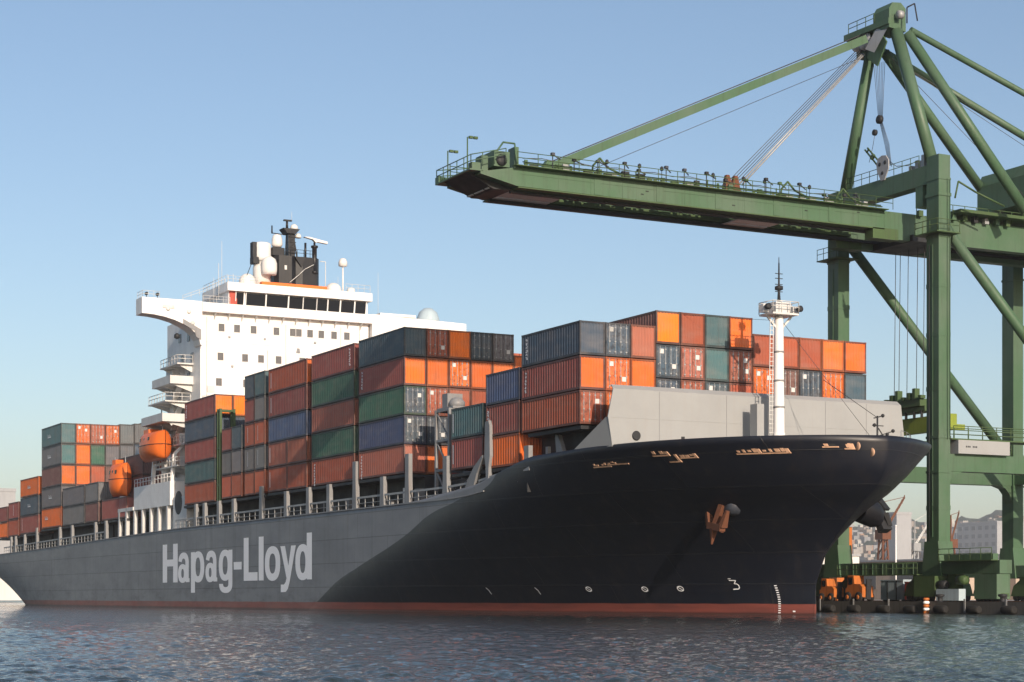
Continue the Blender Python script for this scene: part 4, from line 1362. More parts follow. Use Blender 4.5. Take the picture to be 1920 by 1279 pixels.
    for i, (a, b, h) in enumerate(((-1.0, -0.62, 0.5), (-0.5, -0.1, 0.42), (0.0, 0.45, 0.46), (0.55, 1.0, 0.36))):
        m.add([(a, 0.012, 1.1), (b, 0.012, 1.1), (b, 0.012, 1.1 + h * 0.35), (a, 0.012, 1.1 + h * 0.35)], [(0, 1, 2, 3)])
        m.add([(a, 0.012, 1.1 + h * 0.35), (a + 0.14, 0.012, 1.1 + h * 0.35), (a + 0.14, 0.012, 1.1 + h), (a, 0.012, 1.1 + h)], [(0, 1, 2, 3)])
    d['logo'] = m.mesh('faded_logo', 'mark')
    _cm[L] = d
    return d

ORD = ['', 'second', 'third', 'fourth', 'fifth', 'sixth', 'seventh', 'eighth', 'ninth', 'tenth', 'eleventh', 'twelfth']
crng = random.Random(21)
NCONT = 0
def part_of(root, name, me, colr):
    o = bpy.data.objects.new(name, me)
    COL.objects.link(o)
    o.parent = root
    o.color = (*colr, 1)
    return o
def vary(c, r=0.16):
    f = 1 + crng.uniform(-r, r)
    return tuple(min(0.95, max(0.0, x * f * (1 + crng.uniform(-0.05, 0.05)))) for x in c)
def container(x_front, y0, z0, L, h, side, end, kind, label, mark=None):
    """near-bottom-aft corner at (x_front-L, y0, z0)"""
    global NCONT
    NCONT += 1
    base = 12.19 if L > 8.6 else 6.06
    d = cmesh(base)
    root = thing('shipping_container', (x_front - L, y0, z0), label, 'container', 'containers stacked on the ship')
    root.scale = (L / base, 1.0, (h - 0.09) / CH)
    cs = vary(PAL[side][0])
    ce = cs if end == side else vary(PAL[end][0])  # where ends are brighter orange than sides, sunlight is put into their colour
    part_of(root, 'frame', d['frame'], tuple(x * 0.33 for x in cs))
    part_of(root, 'side_wall', d['side_near'], cs)
    part_of(root, 'side_wall', d['side_far'], cs)
    part_of(root, 'roof', d['roof'], cs)
    part_of(root, 'floor', d['floor'], cs)
    part_of(root, 'end_wall', d['end_back'], cs)
    if kind == 'D':
        for k in (0, 1):
            dr = part_of(root, 'door', d['door%d' % k], ce)
            part_of(dr, 'locking_rods', d['rods%d' % k], ce)
            if crng.random() < 0.6:
                part_of(dr, 'placard', d['placard%d' % crng.randrange(3)], ce)
    else:
        part_of(root, 'end_wall', d['end_front'], ce)
    if mark:
        key, fx = mark
        o = part_of(root, {'bar': 'white_bar', 'logo': 'faded_logo'}.get(key, 'code_lettering'), d[key], (1, 1, 1))
        o.location = (fx * base, -0.004, -0.5)
        if key.startswith('code'): o.scale = (2.0, 1, 1.22)
        else: o.location.z = 0
    return root

PITCH = 2.47
MASS = []     # hidden inner boxes: (x0, x1, y0, y1, z0, z1)
def stack(bay, x_front, L, col, base, h, spec, y_off=0.0):
    """spec: bottom to top; each 'SEk' = side colour, end colour, C or D (+ optional mark) ; '-' = hidden, goes to the mass"""
    n = len(spec)
    colname = 'hull-side stack' if col == 0 else ORD[col] + ' stack inboard'
    for i, s in enumerate(spec):
        z = base + i * h
        y = col * PITCH + y_off
        if s == '-':
            MASS.append((x_front - L, x_front, y, y + CW, z, z + h - 0.03))
            continue
        mk = None
        if isinstance(s, tuple):
            s, mk = s[0], s[1]
        lev = n - 1 - i
        levn = 'top' if lev == 0 else ORD[lev] + ' from top'
        cname = PAL[s[0]][1]
        if s[1] != s[0]:
            lab = f"{cname} container, {PAL[s[1]][1]} end, {levn}, {colname}, {bay}"
        else:
            lab = f"{cname} container, {levn}, {colname}, {bay}"
        container(x_front, y, z, L, h, s[0], s[1], s[2], lab, mk)

c0, c1, c2 = ('code0', 0.07), ('code1', 0.07), ('code2', 0.08)
# foremost bay
B = 'foremost bay'
stack(B, 0, 10.3, 0, 15.8, 2.87, ['RRD', ('MOC', c0), ('NNC', ('code2', 0.09))])
stack(B, 0, 10.3, 1, 15.8, 2.87, ['OOD', 'OOD', 'NND'])
stack(B, 0, 10.3, 2, 15.8, 2.87, ['-', 'OOC', 'PPC'])
for col, sp_ in ((3, ['-', 'NND', 'NND', 'DYC']), (4, ['-', 'RRD', 'PPD', 'RRC']), (5, ['-', 'NND', 'TTC', 'TTC']), (6, ['-', 'RRC', 'PPD', 'ROC'])):
    stack(B, 0, 10.3, col, 14.28, 2.87, sp_)
for col, sp_ in ((7, ['-', 'OOD', 'RRC']), (8, ['-', 'DDD', 'RRC']), (9, ['-', 'NND', 'ORC']), (10, ['-', 'OOD', 'OOC']), (11, ['-', 'NNC', 'ROC'])):
    stack(B, 0, 10.3, col, 15.8, 2.87, sp_)
B = 'bay behind the foremost'
stack(B, -10.75, 6.5, 0, 13.1, 2.87, ['OOC', ('MMC', c1), 'BBC'])
for col in range(1, 12):
    for i in range(3 if col < 5 else 2): MASS.append((-17.2, -10.8, col * PITCH, col * PITCH + CW, 13.1 + i * 2.87, 13.1 + (i + 1) * 2.87 - 0.03))
B = 'low bay beside the lashing tower'
stack(B, -17.9, 6.6, 0, 13.4, 2.92, [('MMC', ('bar', 0.06)), ('TTC', ('bar', 0.06))])
for col in range(1, 12):
    for i in range(2): MASS.append((-24.4, -18, col * PITCH, col * PITCH + CW, 13.4 + i * 2.92, 13.4 + (i + 1) * 2.92 - 0.03))
B = 'bay by lashing tower'
stack(B, -35.3, 11.6, 0, 13.8, 2.92, [('PPC', ('code1', 0.06)), ('BND', None), ('GND', None), ('MOC', c0), 'NNC'])
stack(B, -35.3, 11.6, 1, 13.8, 2.92, ['OOC', 'NND', 'RRD', 'OOC', 'RRD'])
stack(B, -35.3, 11.6, 2, 13.8, 2.92, ['-', '-', 'RRC', 'ROD', 'YYC'])
stack(B, -35.3, 11.6, 3, 13.8, 2.92, ['-', '-', 'RRC', 'OOC', 'NND'])
stack(B, -35.3, 11.6, 4, 13.8, 2.92, ['-', '-', 'RRC', 'OOC', 'KKD'])
stack(B, -35.3, 11.6, 5, 14.6, 2.92, ['-', '-', 'RRC', 'OOC'])
stack(B, -35.3, 11.6, 6, 14.6, 2.92, ['-', '-', 'RRC', 'ROC'])
for col in range(7, 12):
    for i in range(3): MASS.append((-46.9, -35.3, col * PITCH, col * PITCH + CW, 13.8 + i * 2.92, 13.8 + (i + 1) * 2.92 - 0.03))
def inner(x0, x1, base, h, tiers, c0_=1, c1_=12):
    for col in range(c0_, c1_):
        for i in range(tiers if not callable(tiers) else tiers(col)):
            MASS.append((x0, x1, col * PITCH, col * PITCH + CW, base + i * h, base + (i + 1) * h - 0.03))
B = 'fifth bay ahead of bridge'
stack(B, -48.2, 12.2, 0, 13.8, 2.91, [('RRC', ('code1', 0.07)), 'GGC', 'PPC', 'GGC', ('MMC', ('code2', 0.9))])
inner(-60.4, -48.2, 13.8, 2.91, 5)
B = 'fourth bay ahead of bridge'
for i, (xf, nm) in enumerate(((-62.0, 'forward half'), (-68.2, 'aft half'))):
    for t, s in enumerate(('R', 'P')):
        container(xf, 0, 13.8 + t * 2.9, 6.06, 2.9, s, s, 'C', f"{PAL[s][1]} short container, {'lowest' if t == 0 else 'second from bottom'}, {nm}, {B}", ('bar', 0.08) if i == 1 else None)
for t, (s, mk) in enumerate((('BBC', None), (('MMC'), ('bar', 0.07)), (('ROC'), ('bar', 0.07)))):
    nm = ('third from top', 'second from top', 'top')[t]
    ec = '' if s[1] == s[0] else f" with {PAL[s[1]][1]} end"
    container(-62.0, 0, 13.8 + (t + 2) * 2.9, 12.25, 2.9, s[0], s[1], 'C', f"{PAL[s[0]][1]} container{ec}, {nm}, hull-side stack, {B}", mk)
inner(-74.2, -62.0, 13.8, 2.9, 5)
B = 'third bay ahead of bridge'
stack(B, -75.6, 3.4, 0, 13.8, 2.92, ['RRC', ('KKC', ('bar', 0.3)), ('RRC', ('bar', 0.3)), 'KKC', 'TTC'])
stack('second bay ahead of bridge', -79.2, 3.4, 0, 13.8, 2.92, ['RRC', ('KKC', ('bar', 0.3)), ('RRC', ('bar', 0.3)), 'MMC', 'NNC'])
inner(-82.6, -75.6, 13.8, 2.92, 5)
B = 'low double bay ahead of bridge'
stack(B, -83.8, 3.6, 0, 13.8, 2.95, ['RRC', 'KKC', 'NNC'])
stack('low bay beside the green post', -87.6, 3.6, 0, 13.8, 2.95, ['RRC', 'KKC', 'MMC'])
inner(-91.2, -83.8, 13.8, 2.95, 3)
B = 'bay against the bridge front'
stack(B, -94, 12.5, 0, 13.7, 2.74, ['RRC', 'TTC', 'MMC', 'NNC', ('MYC', ('code0', 0.05))])
stack(B, -94, 12.5, 1, 13.7, 2.74, ['-', '-', 'DDC', 'NNC', 'YYC'])
inner(-106.5, -94, 13.7, 2.74, 4, 2)
# aft of the bridge
B = 'first bay aft of bridge'
stack(B, -134.4, 13.4, 0, 13.1, 3.2, ['MMC'])
stack(B, -134.4, 13.4, 1, 13.1, 3.2, ['-', 'MMC', 'DDC'])
inner(-147.8, -134.4, 13.1, 3.2, 3, 2)
stack('second bay aft of bridge', -150, 7.6, 0, 13.1, 3.1, ['DDC', 'KKC'])
inner(-157.6, -150, 13.1, 3.1, 2)
stack('third bay aft of bridge', -158.3, 13.6, 0, 13.1, 3.1, ['KKC', 'KKC'])
inner(-171.9, -158.3, 13.1, 3.1, 2)
B = 'tall bay near the stern'
stack(B, -173, 13.4, 0, 13.1, 3.43, [('OOC', ('logo', 0.25)), ('KKC', ('logo', 0.45)), 'DOC', ('KTC', ('logo', 0.4)), ('TTC', ('logo', 0.4))])
stack(B, -173, 13.4, 1, 13.1, 3.43, ['-', '-', 'ROC', 'OOC', 'ROD'])
stack(B, -173, 13.4, 2, 13.1, 3.43, ['-', '-', 'RRC', 'GGC', 'RRD'])
stack(B, -173, 13.4, 3, 13.1, 3.43, ['-', '-', 'DDC', 'KKC', 'ROD'])
stack(B, -173, 13.4, 4, 13.3, 3.43, ['-', '-', 'DDC', 'KKC', 'KKC'])
stack(B, -173, 13.4, 5, 13.5, 3.43, ['-', '-', '-', 'NNC', 'KKC'])
stack(B, -173, 13.4, 6, 14.1, 3.43, ['-', '-', '-', '-', 'KKC'])
inner(-186.4, -173, 13.1, 3.43, 4, 7)
B = 'low bay near the stern'
stack(B, -189, 13.4, 0, 12.6, 3.27, [('MMC', ('bar', 0.1)), ('NNC', ('logo', 0.5)), ('OOC', ('logo', 0.5))])
inner(-202.4, -189, 12.6, 3.27, 3)
stack('aftmost bay', -204, 8.0, 0, 12.5, 3.1, ['RRC', ('MMC', ('bar', 0.5))])
inner(-212, -204, 12.5, 3.1, 2)
stack('stern end bay', -213, 7.0, 0, 12.4, 2.9, ['OOC', 'MMC'])
inner(-220, -213, 12.4, 2.9, 2)

# boxes deep inside the stacks, behind the ones in view
def mass():
    rng = random.Random(4)
    mb = MB()
    cols = []
    keys = list('NBTGMROPKDRM')
    for (x0, x1, y0, y1, z0, z1) in MASS:
        mb.box(x0, x1, y0, y1, z0, z1)
        cols += [PAL[rng.choice(keys)][0]] * 6
    m, nt, b = new_mat('inner_container_paint')
    at = N(nt, 'ShaderNodeAttribute'); at.attribute_name = 'paint'
    n1 = noise(nt, 0.8, 5, 0.6)
    c = mixc(nt, ramp(nt, n1, 0.4, 0.75, 0.0, 0.5), at.outputs['Color'], (0.05, 0.04, 0.035))
    nt.links.new(c, b.inputs['Base Color'])
    b.inputs['Roughness'].default_value = 0.6
    o = mb.build('stacked_containers', m)
    at_ = o.data.attributes.new('paint', 'FLOAT_COLOR', 'FACE')
    at_.data.foreach_set('color', np.array([(*c_, 1) for c_ in cols], np.float32).reshape(-1))
    tag(o, 'mixed containers packed deep inside the stacks behind the outer rows', 'containers', kind='stuff')
mass()

# ================================================================ CRANE
AX, BX, WY, LY = -0.75, -15.7, 38.5, 61.2
crane = thing('gantry_crane', (-8.3, 50, QZ), 'tall green ship-to-shore gantry crane with boom reaching over the ship', 'crane')
def cpart(name, fn, mat='green', parent=None):
    m = MB(); fn(m)
    return m.build(name, mat, parent or crane)
LEGW, LEGD = 1.7, 1.35
# legs
for x, y, top in ((AX, WY, 42.2), (BX, WY, 41.6), (AX, LY, 41.0), (BX, LY, 41.0)):
    o = cpart('leg', lambda m: m.box(x - LEGW / 2, x + LEGW / 2, y - LEGD / 2, y + LEGD / 2, 5.2, top))
    for z in (12.9, 16.1, 34.6):
        cpart('leg_collar', lambda m: m.box(x - LEGW / 2 - 0.06, x + LEGW / 2 + 0.06, y - LEGD / 2 - 0.06, y + LEGD / 2 + 0.06, z, z + 0.22), 'green', o)
    cpart('leg_foot', lambda m: m.prism([(x - LEGW / 2 - 0.5, 3.4), (x + LEGW / 2 + 0.5, 3.4), (x + LEGW / 2 + 0.1, 6.6), (x - LEGW / 2 - 0.1, 6.6)], 'y', y - 0.85, y + 0.85), 'green', o)
# sill beams and bogies
for y in (WY, LY):
    o = cpart('sill_beam', lambda m: m.box(-24.0, 8.2, y - 0.7, y + 0.7, 3.55, 4.75))
    cpart('sill_rail', lambda m: m.box(-3.5 + 3.6, 6.9, y - 0.3, y + 0.3, 4.75, 5.35), 'green', o)
    for bx in (-18.4, -13.6, -3.2, 1.6, 6.3):
        b = cpart('bogie', lambda m: (m.prism([(bx - 1.9, 1.55), (bx - 1.5, 2.6), (bx - 0.6, 3.2), (bx - 0.6, 3.55), (bx + 0.6, 3.55), (bx + 0.6, 3.2), (bx + 1.5, 2.6), (bx + 1.9, 1.55)], 'y', y - 0.45, y + 0.45)), 'green_dark')
        for wx in (-1.45, -0.5, 0.5, 1.45):
            cpart('wheel', lambda m: m.lathe((bx + wx, y - 0.25, QZ + 0.12 + 0.38), [(0.3, 0), (0.40, 0.05), (0.38, 0.1), (0.38, 0.4), (0.40, 0.45), (0.3, 0.5)], 14, axis='y'), 'dark', b)
# cabinets slung under the sill beam
cpart('drive_cabinet', lambda m: m.box(5.2, 8.1, WY - 0.95, WY + 0.6, 1.3, 3.5), 'green')
cpart('ballast_box', lambda m: m.box(0.8, 3.9, WY - 1.6, WY - 0.8, 1.15, 2.2), 'ltblue')
cpart('ballast_box', lambda m: m.box(-2.4, 0.5, WY - 1.5, WY + 0.7, 1.5, 3.4), 'green_dark')
for i in range(7):
    cpart('sill_stiffener', lambda m: m.box(-12.5 + i * 1.5, -12.4 + i * 1.5, WY - 0.76, WY - 0.70, 3.6, 4.7), 'green')
cpart('sill_platform', lambda m: (m.box(-14.0, -2.0, WY - 1.5, WY - 0.72, 3.5, 3.58), m.rail([(-14.0, WY - 1.45, 3.58), (-2.0, WY - 1.45, 3.58)], 1.05, 1.5, 0.035)), 'green_dark')
cpart('sill_platform', lambda m: (m.box(1.0, 8.0, WY - 1.5, WY - 0.72, 4.7, 4.78), m.rail([(1.0, WY - 1.45, 4.78), (8.0, WY - 1.45, 4.78)], 1.05, 1.5, 0.035)), 'green_dark')
cpart('drive_motor', lambda m: m.lathe((3.2, WY - 1.1, 3.0), [(0.1, 0), (0.42, 0.05), (0.42, 1.1), (0.2, 1.2)], 12, axis='x'), 'green_dark')
cpart('drive_motor', lambda m: m.lathe((0.6, WY - 1.1, 2.6), [(0.1, 0), (0.38, 0.05), (0.38, 1.0), (0.2, 1.1)], 12, axis='x'), 'dark')
# portal beams between waterside and landside legs, with walkway
for x in (AX, BX):
    o = cpart('portal_beam', lambda m: m.box(x - 0.6, x + 0.6, WY + LEGD / 2, LY - LEGD / 2, 13.1, 14.7))
    for s_, yy in ((1, WY + LEGD / 2), (-1, LY - LEGD / 2)):
        cpart('gusset', lambda m: m.prism([(yy, 13.1), (yy + s_ * 1.8, 13.1), (yy + s_ * 0.8, 12.8), (yy + s_ * 0.25, 12.2), (yy, 11.2)], 'x', x - 0.55, x + 0.55), 'green', o)
    cpart('walkway', lambda m: m.box(x - 1.0, x + 1.0, WY + LEGD / 2 + 0.02, LY - LEGD / 2 - 0.02, 16.0, 16.12), 'green_dark', o)
    cpart('walkway_rail', lambda m: (m.rail([(x + 0.95, WY + 1, 16.12), (x + 0.95, LY - 1, 16.12)], 1.15, 1.7, 0.04, (1.0, 0.66, 0.33)),
                                     m.rail([(x - 0.95, WY + 1, 16.12), (x - 0.95, LY - 1, 16.12)], 1.15, 1.7, 0.04, (1.0, 0.5))), 'green_dark', o)
    for yy in (WY + 6.8, WY + 13, LY - 3.0):
        cpart('walkway_post', lambda m: m.box(x - 0.3, x + 0.3, yy - 0.15, yy + 0.15, 14.7, 16.0), 'green', o)
cpart('electrical_house', lambda m: (m.box(AX - 0.9, AX + 1.15, WY + 1.4, WY + 7.6, 14.72, 15.98)), 'pale_grey')
cpart('house_sign', lambda m: [m.box(AX + 1.153, AX + 1.17, WY + 2.3 + 0.2 * i, WY + 2.42 + 0.2 * i, 15.3, 15.45) for i in range(7) if i != 3], 'dark')
# upper cross beams
cpart('upper_cross_beam', lambda m: m.beam((AX - LEGW / 2, WY, 40.6), (BX + LEGW / 2, WY, 40.6), 1.3, 1.75))
cpart('upper_cross_beam', lambda m: m.beam((AX - LEGW / 2, LY, 40.2), (BX + LEGW / 2, LY, 40.2), 1.2, 1.6))
cpart('lower_cross_beam', lambda m: m.beam((AX - LEGW / 2, LY, 14.0), (BX + LEGW / 2, LY, 14.0), 1.1, 1.6))
cpart('cross_beam_rail', lambda m: m.rail([(AX - 2, WY - 0.6, 41.5), (BX + 2, WY - 0.6, 41.5)], 1.1, 1.2, 0.035), 'green_dark')
sh = cpart('sheave_shield', lambda m: m.prism([(-8.15, 41.3), (-7.6, 41.3), (-7.3, 41.8), (-7.0, 42.3), (-7.0, 43.1), (-7.4, 43.6), (-8.0, 43.7), (-8.6, 43.5), (-8.8, 42.9), (-8.7, 42.3), (-8.4, 41.8)], 'y', WY - 0.78, WY - 0.66), 'bldg_grey')
for hx, hz_, hr in ((-8.3, 42.9, 0.2), (-7.5, 42.95, 0.2), (-7.9, 42.0, 0.18)):
    cpart('shield_hole', lambda m: m.lathe((hx, WY - 0.81, hz_), [(0.01, 0), (hr, 0.01), (hr, 0.02), (0.01, 0.025)], 12, axis='y'), 'dark', sh)
for i in range(4):
    cpart('cross_beam_fitting', lambda m: m.box(-4.6 + i * 0.9, -4.2 + i * 0.9, WY - 0.3, WY + 0.4, 41.5, 42.0 + 0.35 * (i % 3)), 'steel')
# diagonals (round tubes) from the top of the waterside legs to the landside portal
cpart('diagonal_brace', lambda m: m.tube((AX, WY + 0.6, 35.9), (AX, LY - 0.5, 12.6 + 2.2), 0.5, 0.5, 16))
cpart('diagonal_brace', lambda m: m.tube((BX, WY + 1.4, 36.6), (BX, LY - 0.6, 16.2), 0.52, 0.52, 16))
# boom and landside girders
ZT, ZB = 37.78, 36.12
NX, FX = -5.5, -12.0
TIP = -6.4
def girder(x0, x1, hinge=36.0):
    def f(m):
        m.prism([(TIP, ZT - 0.72), (TIP, ZB + 0.75), (-3.0, ZB + 0.06), (hinge, ZB), (hinge, ZT), (-2.8, ZT)], 'x', x0, x1)
    return f
bo1 = cpart('boom_girder', girder(NX - 1.0, NX))
bo2 = cpart('boom_girder', girder(FX, FX + 1.0))
for x0, x1, nm in ((NX - 1.0, NX, 0), (FX, FX + 1.0, 0)):
    cpart('main_girder', lambda m: m.prism([(36.02, ZB - 0.9), (36.02, ZT + 0.0), (96, ZT + 0.0), (96, ZB - 0.6), (40, ZB - 0.9)], 'x', x0, x1))
for x0 in (NX, FX + 1.0):
    cpart('girder_flange', lambda m: (m.box(x0 - 1.12, x0 + 0.12, TIP + 4.0, 36.0, ZT + 0.002, ZT + 0.09)), 'green')
    cpart('girder_flange', lambda m: (m.box(x0 - 1.12, x0 + 0.12, -2.9, 36.0, ZB - 0.10, ZB - 0.002)), 'green_dark')
    for i in range(12):
        cpart('web_seam', lambda m: m.box(x0 + 0.002, x0 + 0.02, -2.2 + i * 3.2, -2.16 + i * 3.2, ZB + 0.05, ZT - 0.05), 'green')
# trolley rails and underside grating panels between the girders
for x in (NX - 1.25, FX + 1.25):
    cpart('trolley_rail', lambda m: m.box(x - 0.18, x + 0.18, -3, 96, ZB - 0.32, ZB - 0.06), 'dark')
for i in range(14):
    y = -4.6 + i * 3.05
    cpart('boom_cross_tie', lambda m: m.box(FX + 1.0, NX - 1.0, y - 0.14, y + 0.14, ZT - 0.7, ZT - 0.3), 'green_dark')
for (ya, yb) in ((-5.0, 2.6), (21.2, 25.8)):
    for xa, xb in ((-7.6, -6.9), (-9.6, -7.9), (-11.0, -9.9)):
        cpart('underside_panel', lambda m: m.box(xa, xb, ya, yb, ZB - 0.06, ZB + 0.01), 'white_worn')
cpart('boom_tie_beam', lambda m: m.box(-10.9, -10.5, -4.5, 36, ZB + 0.1, ZB + 0.5), 'green_dark')
cpart('boom_tie_beam', lambda m: m.box(-7.3, -6.9, -4.5, 36, ZB + 0.1, ZB + 0.5), 'green_dark')
# walkway along the boom, with rails, lamps and cable trays
cpart('boom_walkway', lambda m: m.box(NX + 0.02, NX + 0.75, -3.4, 36, ZT - 0.02, ZT + 0.05), 'green_dark')
cpart('boom_rail', lambda m: m.rail([(NX + 0.7, -3.3, ZT + 0.05), (NX + 0.7, 36.5, ZT + 0.05)], 1.05, 2.0, 0.035), 'green_dark')
cpart('boom_rail', lambda m: m.rail([(FX - 0.2, -6.0, ZT + 0.05), (FX - 0.2, 36.5, ZT + 0.05)], 1.05, 2.4, 0.035), 'green_dark')
cpart('cable_tray', lambda m: m.box(-8.9, -8.4, -2, 36, ZT + 0.2, ZT + 0.32), 'steel')
crn = random.Random(8)
for i in range(52):
    y = -1.5 + i * 0.72 + crn.uniform(-0.4, 0.4)
    h = crn.uniform(0.25, 0.9)
    w = crn.uniform(0.1, 0.4)
    cpart('boom_fitting', lambda m: m.box(NX - 0.8, NX - 0.8 + w, y - w, y + w, ZT, ZT + h), crn.choice(['green', 'dark', 'steel', 'green_dark']))
for y in (4.6, 24.5, 30.8):
    cpart('service_jib', lambda m: m.path([(NX - 0.5, y, ZT), (NX - 0.5, y + 0.1, ZT + 1.0), (NX - 0.5, y + 0.8, ZT + 1.75), (NX - 0.5, y + 1.6, ZT + 1.0), (NX - 0.5, y + 3.0, ZT + 0.55)], 0.09, 6), 'green_dark')
cpart('festoon_cable', lambda m: m.path([(-8.2, -1 + i * 1.9, ZT + 1.55 + (0.12 if i % 2 else -0.05)) for i in range(20)], 0.035, 5), 'rope')
for i in range(5):
    cpart('festoon_post', lambda m: (m.tube((-8.2, 2.8 + i * 7.6, ZT), (-8.2, 2.8 + i * 7.6, ZT + 1.6), 0.06, 0.06, 6)), 'green_dark')
for y in (6.0, 9.3, 11.6, 17.0, 20.3, 22.6, 27.6):
    cpart('boom_lamp', lambda m: (m.tube((NX - 0.3, y, ZT), (NX - 0.3, y, ZT + 1.3), 0.03, 0.03, 5), m.lathe((NX - 0.3, y, ZT + 1.25), [(0.05, 0), (0.16, 0.05), (0.16, 0.3), (0.05, 0.4)], 8)), 'dark')
for dx, r_, z in ((0.35, 0.06, 0.28), (0.15, 0.05, 0.45), (-0.45, 0.07, 0.25)):
    cpart('boom_pipe', lambda m: m.tube((NX + dx, -2.5, ZT + z), (NX + dx, 35.5, ZT + z), r_, r_, 6), 'green_dark' if dx > 0 else 'steel')
for x0 in (NX, FX + 1.0):
    cpart('web_stiffener', lambda m: m.box(x0 + 0.002, x0 + 0.03, -2.6, 35.8, ZB + 1.08, ZB + 1.13), 'green')
for y in (4.9, 11.2, 17.4, 23.7, 29.9):
    cpart('splice_plate', lambda m: m.box(NX + 0.003, NX + 0.04, y - 0.35, y + 0.35, ZB + 0.08, ZT - 0.08), 'green')
for y, z in ((9.4, 0.55), (9.9, 0.85), (19.0, 0.5), (27.0, 0.8), (33.0, 1.2)):
    cpart('web_port', lambda m: m.box(NX + 0.003, NX + 0.05, y - 0.14, y + 0.14, ZB + z, ZB + z + 0.07), 'dark')
for i in range(16):
    y = 0.5 + i * 2.15 + crn.uniform(-0.5, 0.5)
    h = crn.uniform(0.6, 1.5)
    cpart('boom_bracket', lambda m: (m.tube((NX + 0.4, y, ZT + 0.05), (NX + 0.4, y, ZT + h), 0.05, 0.05, 5), m.beam((NX + 0.4, y, ZT + h), (NX + 0.4, y + crn.uniform(0.4, 1.1), ZT + h * 0.7), 0.08), m.box(NX + 0.25, NX + 0.55, y - 0.15, y + 0.15, ZT + h - 0.1, ZT + h + 0.12)), crn.choice(['dark', 'green_dark', 'steel_blue']))
# stay bracket on the boom
cpart('stay_bracket', lambda m: (m.prism([(19.6, ZT), (21.9, ZT), (21.3, ZT + 2.3), (21.0, ZT + 2.3), (20.7, ZT + 1.5), (20.4, ZT + 2.3), (20.1, ZT + 2.3)], 'x', -8.6, -8.2),
                                 m.box(-9.4, -6.5, 18.6, 21.9, ZT, ZT + 0.3)), 'rust')
# boom tip platform
tp = cpart('tip_platform', lambda m: (m.box(FX - 0.3, NX, -7.4, TIP + 0.1, ZB + 0.98, ZB + 1.1), m.box(FX - 0.3, FX + 0.4, -7.4, TIP + 0.1, ZB + 1.1, ZB + 1.6),
                                      m.box(NX - 0.9, NX - 0.2, -7.1, TIP + 0.1, ZB + 1.1, ZB + 1.7)), 'green')
cpart('tip_rail', lambda m: (m.rail([(NX, TIP + 2.4, ZT + 0.3), (NX, -7.3, ZB + 1.1), (FX - 0.2, -7.3, ZB + 1.1), (FX - 0.2, -2.0, ZT + 0.3)], 1.15, 1.3, 0.045)), 'green', tp)
cpart('tip_underframe', lambda m: m.prism([(-7.2, ZB + 0.97), (-2.9, ZB + 0.97), (-2.9, ZB - 0.1), (-4.6, ZB - 0.15)], 'x', FX + 1.1, NX - 1.1), 'dark', tp)
for x, y, h in ((-10.8, -6.9, 2.9), (-8.2, -6.3, 3.6)):
    cpart('tip_lamp_post', lambda m: (m.tube((x, y, ZB + 0.8), (x, y, ZB + 0.8 + h), 0.07, 0.06, 6), m.box(x - 0.12, x + 0.12, y + 0.15, y + 0.5, ZB + 0.7 + h, ZB + 0.9 + h), m.box(x - 0.12, x + 0.12, y + 0.6, y + 0.95, ZB + 0.7 + h, ZB + 0.9 + h)), 'green_dark', tp)
cpart('tip_sheave_box', lambda m: (m.box(-9.5, -6.0, -4.9, -3.4, ZT, ZT + 1.3), m.box(-8.6, -7.4, -2.2, -1.8, ZT, ZT + 2.2), m.box(-7.6, -6.5, -5.8, -5.2, ZT - 0.4, ZT + 0.9)), 'green')
cpart('tip_sheave', lambda m: m.lathe((-5.98, -4.2, ZT + 0.55), [(0.1, 0), (0.5, 0.02), (0.5, 0.12), (0.1, 0.14)], 14, axis='x'), 'dark')
cpart('tip_hoop', lambda m: m.path([(-7.2, -4.2, ZT + 1.3), (-7.2, -3.4, ZT + 2.4), (-7.2, -2.3, ZT + 2.4), (-7.2, -2.0, ZT + 0.2)], 0.08, 6), 'green')
# A-frame, apex head and stays
AP = Vector((-8.3, WY, 55.3))
cpart('a_frame_leg', lambda m: m.tube((AX - 0.9, WY, 42.0), (-6.9, WY + 0.1, 55.4), 0.55, 0.60, 18))
cpart('a_frame_leg', lambda m: m.tube((BX + 1.0, WY, 41.0), (-10.6, WY, 54.5), 0.60, 0.52, 18))
cpart('a_frame_rear_leg', lambda m: m.tube((-6.2, WY + 0.8, 55.2), (-1.2, LY - 11.6, 38.2), 0.50, 0.50, 16))
cpart('a_frame_rear_leg', lambda m: m.tube((-9.2, WY + 0.6, 54.0), (BX + 2.2, LY - 4.2, 41.3), 0.48, 0.48, 16))
cpart('back_stay', lambda m: m.tube((-5.9, WY + 1.0, 55.4), (-3.2, 92, 37.9), 0.30, 0.30, 12))
cpart('back_stay', lambda m: m.tube((-9.6, WY + 0.9, 54.2), (-12.9, 92, 38.2), 0.36, 0.36, 12))
cpart('fore_stay', lambda m: m.beam((-8.9, WY - 2.0, 54.9), (-8.0, 1.6, 38.7), 0.5, 0.75))
cpart('fore_stay_lug', lambda m: (m.prism([(0.2, ZT), (2.6, ZT), (2.0, ZT + 1.3), (1.2, ZT + 1.5)], 'x', -8.3, -7.7), m.box(-9.0, -7.0, -0.2, 3.0, ZT, ZT + 0.35)), 'green')
hd = cpart('apex_head', lambda m: (m.prism([(WY - 1.0, 55.6), (WY + 1.0, 55.4), (WY + 1.0, 57.6), (WY + 0.4, 58.1), (WY - 0.6, 58.0), (WY - 1.0, 57.4)], 'x', -9.0, -6.6),
                                   m.beam((-6.6, WY - 0.4, 56.2), (-13.2, WY - 0.6, 56.2), 1.4, 0.55),
                                   m.box(-12.2, -9.0, WY - 0.5, WY + 0.5, 54.0, 55.9)), 'green')
